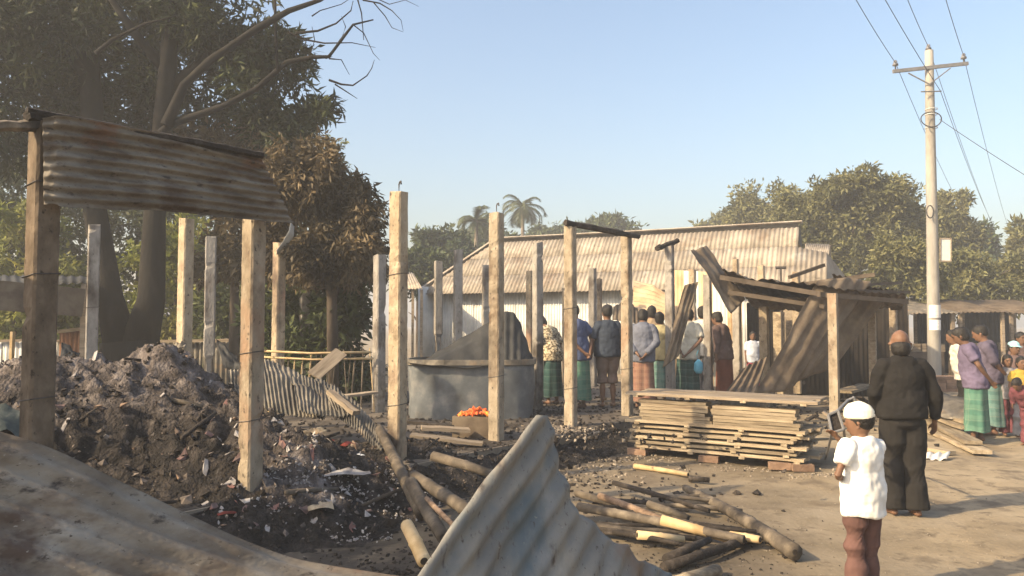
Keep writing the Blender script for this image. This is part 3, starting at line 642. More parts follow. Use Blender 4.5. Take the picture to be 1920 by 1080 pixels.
post('grey post with a broken waist, between two bent tin sheets and the scorched tree', 573, 465, 13.8, s=0.17, mat='concrete_grey', neck=0.8, rot=-65)
post('dim grey post close behind the tallest pale post', 712, 478, 12.4, s=0.165, mat='concrete_grey', rot=-50)
post('grey post broken to its thin iron core, in front of the tin wall', 822, 490, 16.2, s=0.165, mat='concrete_grey', neck=1.15, rot=-75)
post('slim grey post rising behind the folded dark sheet', 859, 468, 14.0, s=0.15, mat='concrete_grey', rot=-75)
post('thin post half hidden behind the rod-topped post', 911, 497, 17.0, s=0.14, mat='concrete_grey', rot=-75)
post('grey post beside the corner of the grey tank', 1008, 455, 12.8, s=0.145, mat='concrete_grey', rot=-60)
post('short sunlit orange post with a chipped top near the tank corner', 994, 508, 18.0, s=0.16)
post('sunlit sliver of post behind the post carrying the charred beam', 1061, 540, 18.5, s=0.15)
post('short pale post behind the man in the navy shirt', 1111, 503, 17.4, s=0.15, mat='concrete_grey')
post('narrow orange post next to the short pale post', 1124, 522, 19.0, s=0.11)
post('sunlit post top above the man in the white shirt', 1298, 505, 17.5, s=0.14)
post('small post top poking above the collapsed roof, beside the tilted sheet', 1379, 485, 18.0, s=0.12)
post('stubby post top poking above the middle of the collapsed roof', 1427, 497, 18.5, s=0.15)
post('stubby post top next to the iron T above the collapsed roof', 1492, 510, 17.0, s=0.15)
# charred beams on the posts
def beam(label, p, q, w_, h_, mat='char', name='charred_beam', cat='beam', seg=9, jit=0.25):
    p = Vector(p); q = Vector(q); mb = MB(); rr = random.Random(int(p.x*991)); pts = [p.lerp(q, i/seg) + Vector((0,0,rr.uniform(-.3,.3)*h_*jit)) for i in range(seg+1)]
    c = p.lerp(q, .5); c = Vector((c.x, c.y, min(p.z, q.z)-h_/2)); mb.tube([x-c for x in pts], [(h_/2*1.2*rr.uniform(1-jit,1), w_/2*1.2*rr.uniform(1-jit,1)) for _ in pts], 6, jit=jit*0.35)
    o = link(name, mesh_from(mb.v, mb.f), M[mat]); o.location = c; return tag(o, label, cat)
beam('blue black charred beam resting across two post tops', P(1060, 418, 10.6), P(1198, 443, 12.0), 0.08, 0.085)
beam('short burnt stub of beam on a single post top', P(1232, 466, 13.1), P(1270, 452, 13.6), 0.09, 0.09)
beam('burnt black rafter along the upper edge of the hanging rusty sheet', P(50, 208, 4.9), P(492, 291, 6.2), 0.06, 0.055, seg=20)
beam('stub of black timber on the thick post at the picture edge', P(50, 218, 4.9), P(112, 222, 5.1), 0.08, 0.07)
beam('scorched bamboo purlin entering the picture to rest on the thick post', P(-140, 238, 4.5), P(80, 234, 5.0), 0.075, 0.075, 'bamboo_burnt', 'bamboo_pole', 'bamboo')
beam('black stick of burnt timber poking out beside the scorched tree', P(530, 462, 12.7), P(635, 457, 12.9), 0.05, 0.05)

# ================================================================ rusty sheets
tin_sheet('corrugated_sheet', 'rusty corrugated sheet hanging high between the two nearest posts', 'tin sheet', M['rust'],
    ruled([P(80, 222, 4.93), P(110, 216, 4.96), P(300, 250, 5.55), P(480, 292, 6.2), P(492, 300, 6.25)], [P(82, 382, 4.93), P(120, 386, 4.98), P(300, 396, 5.6), P(440, 408, 6.05), P(552, 418, 6.3)]),
    ns=60, nt=90, along='s', waves=8.5, amp=0.013, dent=0.05, dscale=3.2, seed=2, ragged=0.05)
tin_sheet('tin_strip', 'thin curled strip of tin hanging off a bright post top', 'tin strip', M['tin'],
    ruled([P(545, 418, 12.3), P(542, 435, 12.3), P(530, 452, 12.35), P(518, 470, 12.4)], [P(552, 424, 12.5), P(551, 442, 12.5), P(537, 460, 12.5), P(519, 478, 12.5)]), ns=20, nt=5, waves=1, amp=0.006, dent=0.02)
# big sheet at the viewer's feet
A = [P(-420, 705, 2.2), P(-200, 745, 2.25), P(0, 803, 2.35), P(120, 848, 2.45), P(330, 945, 2.6), P(560, 1030, 2.75), P(720, 1068, 2.85), P(840, 1092, 2.95)]
Bq = [Vector((p.x*0.8-0.05-0.15*i/7, 1.25+0.05*i, max(0.04, 0.30-0.03*i))) for i, p in enumerate(A)]
tin_sheet('corrugated_sheet', 'broad brown corrugated sheet arching up in the nearest corner', 'tin sheet', M['rust'], ruled(A, Bq), ns=110, nt=110, along='s', waves=13, amp=0.011, dent=0.085, dscale=2.1, seed=5,
    bend=lambda s, t: np.stack([0*s, 0*s, 0.16*np.sin(np.pi*t)*np.ones_like(s)], -1))
# bent blue-grey sheet standing in the middle
def torn_sheet(name, label, mat, tip, low, side, edge, pitch=0.10, amp=0.014, dent=0.04, seed=0, curl=0.1):
    """flat corrugated sheet, ridges parallel to tip->low, torn along the pixel line edge"""
    T, Lw, Sd = P(*tip), P(*low), P(*side); dl = (Lw-T).normalized(); nr = dl.cross(Sd-T).normalized(); w_ = nr.cross(dl)
    if (Sd-T).dot(w_) < 0: w_ = -w_
    pts = [(0.0, 0.0)]
    for e in edge:
        r = ray(*e); k = (T-Vector((0,0,CAMZ))).dot(nr)/r.dot(nr); q = Vector((0,0,CAMZ))+r*k-T; pts.append((q.dot(w_), q.dot(dl)))
    pa = np.array(pts); amax = pa[-1,0]; na = int(amax/pitch*9); nb = 90
    a, t = np.meshgrid(np.linspace(0, amax, na), np.linspace(0, 1, nb))
    b0 = np.interp(a, pa[:,0], pa[:,1]) + (fbm(a*14+seed, a*0+seed, 3)-.5)*.05
    zend = (0.02 - T.z - a*w_.z)/dl.z; b = b0 + (np.maximum(zend, b0+.02)-b0)*t
    h = amp*np.sin(2*np.pi*a/pitch)*(0.55+0.45*fbm(a*3, b*2+seed, 2)*2-.2) + dent*(fbm(a*4+seed, b*2.5+seed, 4)-.5)*2 + curl*(a/amax)**2*np.sin(np.pi*np.clip(b/1.3,0,1))
    Tn, wn_, dn, nn_ = [np.array(tuple(q)) for q in (T, w_, dl, nr)]
    if nn_[1] > 0: nn_ = -nn_
    p = Tn + a[...,None]*wn_ + b[...,None]*dn + h[...,None]*nn_; q = p - nn_*.003; n = na*nb
    v = np.concatenate([p.reshape(-1,3), q.reshape(-1,3)]); g = np.arange(n).reshape(nb, na); F4 = np.stack([g[:-1,:-1], g[:-1,1:], g[1:,1:], g[1:,:-1]], -1).reshape(-1,4)
    bd = list(g[0,:]) + list(g[1:,-1]) + list(g[-1,-2::-1]) + list(g[-2:0:-1,0])
    f = F4.tolist() + (F4[:, ::-1]+n).tolist() + [[int(bd[k]), int(bd[k]+n), int(bd[(k+1) % len(bd)]+n), int(bd[(k+1) % len(bd)])] for k in range(len(bd))]
    c = np.array([Tn[0], Tn[1], 0.0]); o = link(name, mesh_from((v-c).tolist(), f, True), mat); o.location = tuple(c); return tag(o, label, 'tin sheet')
torn_sheet('corrugated_sheet', 'bent blue grey corrugated sheet standing up to a sharp tip', M['rust_blue'], (1000, 773, 2.75), (778, 1085, 2.35), (1250, 1078, 3.05),
    [(1018, 782), (1040, 818), (1060, 870), (1076, 925), (1088, 962), (1140, 1008), (1195, 1045), (1250, 1078), (1330, 1180)], pitch=0.088, amp=0.0115, dent=0.05, seed=4, curl=0.10)
# crumpled sheets behind the ash
tin_sheet('corrugated_sheet', 'crumpled pale corrugated sheet standing between the ash and the bamboo fence', 'tin sheet', M['burnt_tin'],
    ruled([P(428, 696, 9.3), P(470, 690, 9.4), P(500, 668, 9.6), P(560, 700, 9.7), P(600, 720, 9.5)], [P(432, 735, 9.0), P(470, 760, 9.1), P(520, 775, 9.1), P(570, 782, 9.0), P(610, 790, 8.9)]), ns=150, nt=20, along='t', waves=25, amp=0.013, dent=0.07, dscale=4, seed=1)
tin_sheet('corrugated_sheet', 'folded grey corrugated sheet with a bright bent face beside the crumpled pale one', 'tin sheet', M['burnt_tin'],
    ruled([P(545, 702, 9.5), P(600, 712, 9.7), P(640, 735, 9.5)], [P(560, 765, 8.8), P(605, 785, 8.7), P(655, 775, 8.7)]), ns=90, nt=16, along='t', waves=13, amp=0.013, dent=0.07, dscale=3, seed=4)
tin_sheet('corrugated_sheet', 'long burnt corrugated sheet slumping down towards the tallest pale post', 'tin sheet', M['burnt_tin'],
    ruled([P(605, 725, 9.2), P(660, 750, 9.0), P(700, 790, 8.7), P(725, 830, 8.3)], [P(630, 780, 8.8), P(660, 800, 8.6), P(690, 830, 8.4), P(715, 850, 8.2)]), ns=110, nt=12, along='t', waves=20, amp=0.012, dent=0.07, dscale=4, seed=6)
# grey tank, dark folded sheet over it
tk = empty('metal_tank', P(885, 780, 11.5)); tk.location.z = FLOOR; tag(tk, 'wide grey sheet metal tank dented and sooty, standing on the burnt floor', 'tank')
def tank_ring(z, k=1.0):
    c = Vector((P(885, 720, 12.0).x, 12.0, 0)); out = []
    for i in range(72):
        a = 2*math.pi*i/72; ca, sa = math.cos(a), math.sin(a); e = 0.55
        x_ = math.copysign(abs(ca)**e, ca)*0.95*k; y_ = math.copysign(abs(sa)**e, sa)*0.6*k
        dn = 0.07*(float(fbm(ca*3+9, sa*3+z*3.0, 4))-0.5)
        out.append(c + U_*0.0 + Vector((x_+dn, y_*1.0+dn+0.10*x_*0.3, z)))
    return out
zs = [FLOOR-.02, .45, .6, .75, .9, 1.0, 1.08]; rows = [tank_ring(z) for z in zs]; mb = MB(); v = [q for r in rows for q in r]; n = 72
mb.add(v, [(i*n+k, i*n+(k+1) % n, (i+1)*n+(k+1) % n, (i+1)*n+k) for i in range(len(zs)-1) for k in range(n)] + [tuple(range((len(zs)-1)*n, len(zs)*n))]); mb.build('wall', M['tank'], tk, True)
mb = MB(); r1 = tank_ring(1.09, 1.0); r2 = tank_ring(1.09, 1.035); r3 = tank_ring(1.17, 1.035); r4 = tank_ring(1.17, 1.0)
mb.add(r1+r2+r3+r4, [(a*n+k, a*n+(k+1) % n, ((a+1) % 4)*n+(k+1) % n, ((a+1) % 4)*n+k) for a in range(4) for k in range(n)]); mb.build('rim', M['burnt_tin'], tk)
mb = MB(); mb.add(tank_ring(1.13, 1.0), [tuple(range(n))]); mb.build('lid', M['dark_tin'], tk)
tin_sheet('dark_sheet', 'blackened sheet folded into a tent on top of the grey tank', 'tin sheet', M['dark_tin'],
    ruled([P(795, 676, 12.0), P(850, 645, 12.05), P(915, 606, 12.1), P(945, 582, 12.1), P(968, 586, 12.1), P(985, 630, 12.1), P(1003, 680, 12.1)],
          [P(800, 690, 11.5), P(860, 688, 11.55), P(920, 688, 11.6), P(945, 688, 11.6), P(965, 688, 11.6), P(985, 690, 11.6), P(1000, 690, 11.7)]), ns=70, nt=26, along='t', waves=9, amp=0.010, dent=0.035, dscale=4, seed=3)
tin_sheet('dark_sheet', 'flat charred sheet lying on the tank rim under the folded one', 'tin sheet', M['dark_tin'],
    ruled([P(765, 680, 11.3), P(860, 690, 11.3), P(925, 685, 11.35)], [P(770, 672, 12.6), P(860, 676, 12.6), P(930, 672, 12.6)]), ns=40, nt=10, along='s', waves=5, amp=0.01, dent=0.04, seed=8)
# box with orange contents
bx = empty('metal_box', Vector((P(893, 800, 9.75).x, 9.75, FLOOR)), math.radians(-14)); tag(bx, 'open rusty box filled with bright orange lumps beside the rod-topped post', 'box')
mb = MB()
for c_, s_ in (((0,-.19,.13),(.50,.02,.26)), ((0,.19,.13),(.50,.02,.26)), ((-.24,0,.13),(.02,.36,.256)), ((.24,0,.13),(.02,.36,.256)), ((0,0,.02),(.46,.36,.03))): mb.box(c_, s_)
mb.build_local('case', M['brown_tin'], bx)
for i in range(46):
    v, f = chunk(random.uniform(.03,.05), .8); x_, y_ = random.uniform(-.2,.2), random.uniform(-.15,.15)
    o = link('orange_lump', mesh_from(v, f), M['orange'], bx); o.location = (x_, y_, .24+.09*(1-(x_/.25)**2)*random.uniform(.4,1))
mb = MB()

# ================================================================ ash heap
def heap_z(X, Y):
    e = edge_dist(X, Y)
    base = 0.27*sm(0.75, -0.15, e) - 0.10*sm(0.5, 1.9, e + (fbm(X*1.3, Y*1.3, 3)-.5)*0.8)
    g = lambda cx, cy, sx, sy, h: h*np.exp(-(((X-cx)/sx)**2+((Y-cy)/sy)**2))
    h = g(-3.7, 7.55, 1.7, 1.0, 0.92) + g(-3.4, 7.8, 0.45, 0.42, 0.42) + g(-5.9, 7.3, 1.4, 1.2, 0.66) + g(-4.4, 6.3, 1.0, .9, 0.25) + g(-2.5, 7.0, .55, .6, .18) + g(-1.55, 7.0, .55, .5, .17) + g(-1.75, 6.25, .6, .35, .12) + g(-1.0, 8.6, .6, .5, .12)
    r = (fbm(X*1.6+4, Y*2.2, 4)-0.5)*0.36 + np.abs(fbm(X*3.5+2, Y*6.0, 3)-0.5)*0.30 + (fbm(X*10, Y*17, 2)-0.5)*0.16 + (fbm(X*27, Y*31, 1)-0.5)*0.06
    fade = sm(11.2, 10.0, Y)*sm(4.4, 4.9, Y)
    return base*1.0 + (h + r*(0.35+0.65*np.clip(h*2.2, 0, 1)))*fade*sm(2.1, 0.9, e) - 0.06
def ash_mask(X, Y):
    n = fbm(X*1.7+9, Y*1.7+3, 4)
    top = np.clip((heap_z(X, Y)-0.75)*1.9, 0, 1)
    lo = np.exp(-(((X+1.55)/.75)**2+((Y-6.7)/.75)**2))
    return np.clip(top*(0.5+n) + lo*sm(.42,.62,n) - 0.1, 0, 1)
ah_mat = material('ash', [(0.30,(0.007,0.006,0.006)),(0.48,(0.017,0.0145,0.013)),(0.62,(0.043,0.036,0.032)),(0.78,(0.13,0.11,0.10))], 7.5, detail=9, rough=0.97, bump=0.9, bscale=34, attr='ash',
    attr_stops=[(0.3,(0.03,0.025,0.023)),(0.5,(0.115,0.096,0.088)),(0.72,(0.30,0.265,0.25))], spots=[((0.15,0.10,0.07),2.1,0.68,0.78),((0.22,0.20,0.19),8,0.66,0.74)], rand=0, bdist=0.05)
ash = empty('ash_heap', (-3.6, 7.5, FLOOR)); ash['_abs'] = 1; ash.location = (0,0,0)
tag(ash, 'great mound of black and grey ash spilling out between the nearest posts', 'ash heap')
link('mound', grid_mesh(np.arange(-9.0, 1.6, 0.034), np.arange(4.3, 11.2, 0.034), heap_z, {'ash': ash_mask}), ah_mat, ash)
mb = MB(); mg = MB(); mw = MB(); mk = MB()
for i in range(9500):
    x_, y_ = random.uniform(-8, 0.6), random.uniform(4.9, 9.6); z_ = float(heap_z(np.array(x_), np.array(y_)))
    if z_ < 0.03: continue
    v, f = chunk(min(0.06, random.expovariate(1/0.011)+0.007), 0.5); t_ = random.random()
    tgt = mb if t_ < .74 else (mg if t_ < .96 else mk)
    tgt.add([q+Vector((x_, y_, z_+0.01)) for q in v], f)
for (cx, cy, sx, sy, k) in ((-1.35, 6.75, .28, .06, 220), (-0.95, 7.3, .12, .10, 420), (-1.8, 6.5, .2, .06, 120), (-2.0, 6.2, .15, .06, 50), (-1.2, 6.1, .15, .08, 50)):
    for i in range(k):
        x_, y_ = random.gauss(cx, sx), random.gauss(cy, sy); z_ = float(heap_z(np.array(x_), np.array(y_)))
        v, f = chunk(random.uniform(.006,.02), .4); mw.add([q+Vector((x_, y_, max(0.02, z_)+0.012)) for q in v], f)
ms = [MB(), MB()]
for i in range(150):
    x_, y_ = (random.gauss(-1.7, .55), random.gauss(6.7, .45)) if i % 2 else (random.uniform(-6, -1.2), random.uniform(5.8, 8.2)); z_ = float(heap_z(np.array(x_), np.array(y_)))
    if z_ < .05: continue
    r_ = random.uniform(.010, .036); a_ = random.uniform(0, 6.28); c_, s_ = math.cos(a_), math.sin(a_)
    q_ = [Vector((x_+(c_*u-s_*v_)*r_, y_+(s_*u+c_*v_)*r_, z_+.014+random.uniform(0,.4)*r_)) for u, v_ in ((-1.3,-.5),(.2,-.7),(1.3,-.3),(1.0,.5),(-.2,.7),(-1.2,.4))]
    for q in q_: q.z = float(heap_z(np.array(q.x), np.array(q.y))) + random.uniform(.004, .022)
    ms[i % 3 == 0].add(q_ + [q-Vector((0,0,.004)) for q in q_], [(0,1,2,3,4,5),(11,10,9,8,7,6)] + [(k, k+6, (k+1) % 6+6, (k+1) % 6) for k in range(6)])
M['scrap_pink'] = material('scrap_pink', [(0.35,(0.09,0.062,0.058)),(0.5,(0.17,0.115,0.105)),(0.65,(0.24,0.10,0.08))], 5, rough=0.95, bump=0.3)
for m_, nm, mt in ((ms[0], 'paper_scraps', 'ash_white'), (ms[1], 'cloth_scraps', 'scrap_pink'), (mb, 'cinders', 'char'), (mg, 'ash_lumps', 'rubble_dark'), (mk, 'brown_lumps', 'rubble_brown'), (mw, 'white_ash', 'ash_white')):
    if mt == 'rubble_dark': M[mt] = material(mt, [(0.3,(0.06,0.05,0.044)),(0.7,(0.20,0.165,0.14))], 14, rough=0.95, bump=0.3)
    if mt == 'rubble_brown': M[mt] = material(mt, [(0.3,(0.10,0.065,0.045)),(0.7,(0.30,0.21,0.145))], 14, rough=0.95, bump=0.3)
    kind(link(nm, mesh_from(m_.v, m_.f), M[mt], ash), 'stuff')
def rag(label, px, py, d, sx, sy, mat, seed, cat='rag', name='rag'):
    c = P(px, py, d); hz_ = max(0.03, float(heap_z(np.array(c.x), np.array(c.y)))); X, Y = np.meshgrid(np.linspace(-sx, sx, 14), np.linspace(-sy, sy, 10))
    me = grid_mesh(np.linspace(-sx, sx, 14), np.linspace(-sy, sy, 10), lambda x, y: (fbm(x*7+seed, y*7+seed, 3))*0.13*max(sx, sy)/0.2*np.exp(-((x/sx)**2+(y/sy)**2)*.6))
    o = link(name, me, M[mat]); o.location = (c.x, c.y, hz_); o.rotation_euler = (0, 0, seed); return tag(o, label, cat)
rag('scrap of red cloth in the cinders', 650, 852, 7.5, .10, .05, 'red_rag', 1.2)
rag('patch of reddish burnt cloth lying along the ash', 600, 845, 7.6, .15, .05, 'red_rag', 2.9)
rag('small red scrap at the foot of the lone post', 425, 945, 6.0, .07, .03, 'red_rag', .6)
rag('pale crumpled plastic scrap lying in the white ash', 672, 862, 7.3, .05, .04, 'white', 4.1, 'plastic')
rag('long grey white fold of burnt plastic in the ash', 650, 905, 6.8, .2, .06, 'ash_white', .35, 'plastic')
rag('tan lump of half burnt cardboard in the ash', 600, 965, 6.3, .16, .10, 'wood', 5.0, 'cardboard')
sk = rag('dark crumpled sack slumped on the ash beyond the thick post', 18, 760, 6.4, .24, .24, 'sack', 3.3, 'sack', 'sack'); sk.scale.z = 2.6

# ================================================================ bamboo and burnt poles
def bamboo(label, p, q, r0, r1=None, mat='bamboo_burnt', nodes=0.33, group=None, burnt=False, name='bamboo_pole'):
    p = Vector(p); q = Vector(q); r1 = r1 or r0*0.85; L = (q-p).length; k = max(2, int(L/nodes)); pts = []; rad = []
    c = p.lerp(q, .5); c.z = min(p.z, q.z)-r0; rr = random.Random(int(L*1e4))
    bow = Vector((rr.uniform(-1,1), rr.uniform(-1,1), rr.uniform(0,1)))*L*0.012
    for i in range(k+1):
        t = i/k; r = r0+(r1-r0)*t; b = p.lerp(q, t) + bow*math.sin(math.pi*t) - c
        e = (q-p).normalized()*0.02
        if burnt: r *= rr.uniform(0.75, 1.05)
        if 0 < i < k: pts += [b-e, b, b+e]; rad += [r, r*1.13, r]
        else: pts.append(b); rad.append(r)
    root = empty(name, c); tag(root, label, 'bamboo' if name == 'bamboo_pole' else 'pole', group)
    mb = MB(); mb.tube(pts, rad, 10, jit=0.05 if burnt else 0.012); culm = mb.build_local('culm', M[mat], root, True)
    if not burnt:
        d = (q-p).normalized()
        for e, s_ in ((pts[0], -1), (pts[-1], 1)):
            mb = MB(); mb.tube([e+d*s_*0.001, e+d*s_*0.004], r0*0.55, 10); mb.build_local('hollow', M['char'], culm)
    return root
bamboo('charred bamboo lying from the slumped sheet down through the white ash', P(712, 805, 8.2), P(792, 965, 6.2), 0.05, 0.055)
bamboo('bamboo with a cut end lying lower, in line with the charred one', P(770, 905, 6.7), P(832, 1008, 5.6), 0.055, 0.05)
bamboo('thick scorched bamboo angling under the bent blue grey sheet', P(775, 893, 6.9), P(905, 975, 5.7), 0.055, 0.05)
bamboo('short pale topped bamboo stump sticking out near the viewer', P(763, 985, 5.35), P(795, 1052, 4.9), 0.045, 0.045, 'bamboo')
bamboo('grey bamboo lying crosswise behind the tip of the bent sheet', P(812, 855, 7.7), P(935, 893, 7.3), 0.05, 0.045)
bamboo('thin split bamboo with teeth like a ladder rail', P(800, 935, 6.2), P(850, 985, 5.7), 0.022, 0.02, 'rubble_brown')
# heap of poles on the street side
POLES = [((1082,925),(1300,985),.045,'bamboo_burnt','burnt bamboo topmost under the long dark log'), ((1085,950),(1395,1012),.05,'bamboo_burnt','grey bamboo in the middle of the pole heap'),
 ((1240,975),(1375,1012),.052,'bamboo','fat yellow bamboo with a clean node in the pole heap'), ((1370,1004),(1425,1012),.042,'bamboo','short yellow bamboo end beyond the fat one'),
 ((1195,1003),(1282,1012),.042,'bamboo','yellow bamboo stub lying level by the blue plastic'), ((1215,945),(1290,972),.042,'bamboo_burnt','tan bamboo piece at the back of the pole heap'),
 ((1095,985),(1230,1008),.045,'bamboo_burnt','sooty bamboo lowest at the back, by the bent sheet'), ((1125,930),(1250,978),.040,'rubble_brown','brown half burnt pole across the pole heap'),
 ((1150,905),(1330,958),.032,'char','thin blackened pole at the back edge of the heap')]
for i, (a, b, r, mt, lab) in enumerate(POLES):
    za, zb = 0.07+0.04*(i % 3), 0.06+0.03*(i % 2)
    bamboo(lab, Z(*a, za), Z(*b, zb), r*.82, None, mt, group='poles heaped on the ground')
bamboo('long dark burnt log with a pale sawn end nearest the boy', Z(1285, 915, .06), Z(1490, 1035, .075), 0.035, 0.062, 'bamboo_burnt', group='poles heaped on the ground', burnt=False, name='burnt_log')
bamboo('blackened branch crossing under the log towards the viewer', Z(1245, 1065, .05), Z(1430, 1005, .05), 0.048, 0.035, 'char', burnt=True, name='burnt_log')
bamboo('charred stick ending in a cross near the viewer', Z(1250, 1050, .06), Z(1330, 1012, .10), 0.045, 0.03, 'char', burnt=True, name='burnt_log')
bamboo('pale split timber cut by the lower picture edge', Z(1225, 1110, .04), Z(1345, 1070, .04), 0.045, 0.045, 'wood', name='timber_stick')
bamboo('pale bamboo lying alone on the bare earth', Z(1190, 874, .04), Z(1290, 890, .04), 0.032, 0.026, 'bamboo')
bamboo('short chunk of burnt log beside the lone pale bamboo', Z(1292, 897, .04), Z(1330, 900, .04), 0.04, 0.035, 'char', burnt=True, name='burnt_log')
rag('crumpled blue grey plastic sheet at the edge of the pole heap', 1180, 1022, 4.9, .17, .13, 'blue_plastic', .5, 'plastic', 'plastic_sheet') if 'blue_plastic' in M else None
for i, (px, py, r) in enumerate(((1382, 925, .055), (1420, 925, .05), (1270, 925, .05), (1330, 935, .05), (1240, 935, .06), (1283, 965, .04), (1470, 1042, .035))):
    v, f = chunk(r, .7); o = link('clod', mesh_from(v, f), M['char']); o.location = Z(px, py, 0.02)
    tag(o, ['charred lump, one of two side by side on the bare earth', 'charred lump, the one of the two nearer the boy', 'charred lump at the head of the long log', 'charred lump between the long log and the pole heap',
            'charred lump at the back of the pole heap', 'small charred lump by the tan bamboo', 'small charred lump beside the sawn end'][i], 'lump', 'charred lumps')
for i in range(18):
    a = Z(random.uniform(1085, 1240), random.uniform(925, 1005), .03+.06*random.random()); an_ = random.uniform(-.75, -.15); L_ = random.uniform(.35, 1.1)
    b = a + Vector((math.cos(an_)*L_, math.sin(an_)*L_*.9, random.uniform(-.02,.05))); b.z = max(.02, b.z)
    bamboo('charred thin stick tangled in the pole heap', a, b, random.uniform(.012,.026), None, random.choice(['char','char','bamboo_burnt']), group='charred sticks in the pole heap', burnt=True, name='burnt_stick')
for i in range(34):
    x_, y_ = random.uniform(-6.5, -0.6), random.uniform(5.6, 8.6); z_ = float(heap_z(np.array(x_), np.array(y_)))
    if z_ < .1: continue
    an_ = random.uniform(0, 6.28); L_ = random.uniform(.2, .7); d_ = Vector((math.cos(an_), math.sin(an_), random.uniform(-.25,.35)))*L_
    bamboo('charred stick jutting out of the ash heap', Vector((x_,y_,z_+.01))-d_*.5, Vector((x_,y_,z_+.03))+d_*.5, random.uniform(.01,.024), None, random.choice(['char','char','bamboo_burnt']), group='charred sticks in the ash heap', burnt=True, name='burnt_stick')
for i in range(9):
    x_, y_ = random.uniform(-5.5, -0.8), random.uniform(6.0, 8.2); z_ = float(heap_z(np.array(x_), np.array(y_)))
    c_ = Vector((x_, y_, z_+.02)); e_ = Vector((random.uniform(.1,.25), random.uniform(-.06,.06), random.uniform(-.04,.08))); g_ = Vector((random.uniform(-.05,.05), random.uniform(.06,.14), random.uniform(-.02,.08)))
    tin_sheet('tin_scrap', 'twisted scrap of burnt tin half buried in the ash heap', 'tin scrap', M['burnt_tin'], ruled([c_, c_+e_], [c_+g_, c_+g_+e_*.8]), group='tin scraps in the ash heap', ns=14, nt=8, waves=2, amp=.01, dent=.06, seed=i)
# loose rubble
mb = MB()
def scatter(mb, n, cx, cy, sx, sy, lo, hi, zf=None):
    for i in range(n):
        x_, y_ = random.gauss(cx, sx), random.gauss(cy, sy); z_ = float(gz(np.array(x_), np.array(y_))) if zf is None else zf
        if zf is None and edge_dist(x_, y_) < 0.03: z_ = FLOOR
        v, f = chunk(random.uniform(lo, hi), .55); mb.add([q+Vector((x_, y_, z_+lo*.3)) for q in v], f)
scatter(mb, 130, 1.55, 9.9, .4, .2, .008, .028); scatter(mb, 130, 2.6, 9.2, .6, .10, .006, .025); scatter(mb, 90, 3.5, 8.75, .3, .1, .008, .03)
scatter(mb, 120, 1.0, 9.0, .3, .4, .012, .035); scatter(mb, 220, 0.75, 10.2, .3, .4, .012, .035, FLOOR); scatter(mb, 1500, 3.8, 7.2, 2.6, 2.0, .003, .010)
kind(link('rubble', mesh_from(mb.v, mb.f), M['rubble']), 'stuff', 'small brick chips and stones strewn about')
mb = MB(); scatter(mb, 900, 1.3, 6.0, .45, .7, .004, .016); scatter(mb, 1600, -.6, 4.9, .55, .55, .006, .028); scatter(mb, 500, .3, 8.3, .7, .8, .01, .035); scatter(mb, 900, 0.5, 12.0, 1.2, 1.6, .015, .05, FLOOR); scatter(mb, 500, -1.5, 11, 1.5, 1.2, .015, .05, FLOOR)
scatter(mb, 500, 4.5, 15.5, 1.6, 1.6, .02, .06)
kind(link('charred_debris', mesh_from(mb.v, mb.f), M['char']), 'stuff', 'charred bits strewn over the ground and floor')

# ================================================================ planks, loose timber
def plank(name, p, q, wd, th, mat, parent=None, up=(0,0,1), roll=0.0):
    """one board as its own mesh with its grain along x"""
    p = Vector(p); q = Vector(q); L = (q-p).length; d = (q-p).normalized(); y = Vector(up).cross(d).normalized(); z = d.cross(y)
    rr = random.Random(int(p.x*7919+p.z*1013+L*77)); v = []; n = 5
    for i in range(n+1):
        x_ = -L/2+L*i/n; w2 = wd/2*rr.uniform(.96,1.02); z0 = rr.uniform(-.12,.12)*th
        v += [(x_,-w2,-th/2+z0),(x_,w2,-th/2+z0),(x_,w2,th/2+z0),(x_,-w2,th/2+z0)]
    f = [(0,3,2,1), (n*4,n*4+1,n*4+2,n*4+3)] + [(i*4+k, i*4+(k+1) % 4, (i+1)*4+(k+1) % 4, (i+1)*4+k) for i in range(n) for k in range(4)]
    o = link(name, mesh_from(v, f), M[mat])
    R = Matrix((d, y, z)).transposed().to_4x4() @ Matrix.Rotation(roll, 4, 'X'); mw_ = Matrix.Translation((p+q)/2) @ R
    if parent is not None:
        o.parent = parent; mw_ = wmat(parent).inverted() @ mw_
    o.matrix_local = mw_
    return o
S0 = Z(1190, 852, 0); S1 = Z(1512, 884, 0); sv = (S1-S0).normalized(); sn = Vector((-sv.y, sv.x, 0)); SL = (S1-S0).length
def panel(label, off0, off1, z, depth=0.75, tilt=0.0, mat='wood', group='timber shutters in the stack', nb=4, y0=0.0):
    root = empty('timber_shutter', S0+Vector((0,0,z))); tag(root, label, 'shutter', group)
    nbd = 5; wd = depth/nbd
    for i in range(nbd):
        a = S0 + sv*(off0+random.uniform(-.07,.06)) + sn*(y0+wd*(i+.5)) + Vector((0,0,z)); b = S0 + sv*(SL+off1+random.uniform(-.07,.07)) + sn*(y0+wd*(i+.5)) + Vector((0,0,z+tilt))
        plank('board', a+Vector((0,0,random.uniform(-.006,.006))), b+Vector((0,0,random.uniform(-.006,.006))), wd*.97, 0.034, mat, root)
    for i in range(nb):
        c = S0 + sv*(off0+.12+(SL+off1-off0-.24)*i/(nb-1)) + Vector((0,0,z-.027 + tilt*i/(nb-1)))
        plank('batten', c+sn*(y0-.012), c+sn*(y0+depth), 0.07, 0.028, 'wood', root)
    return root
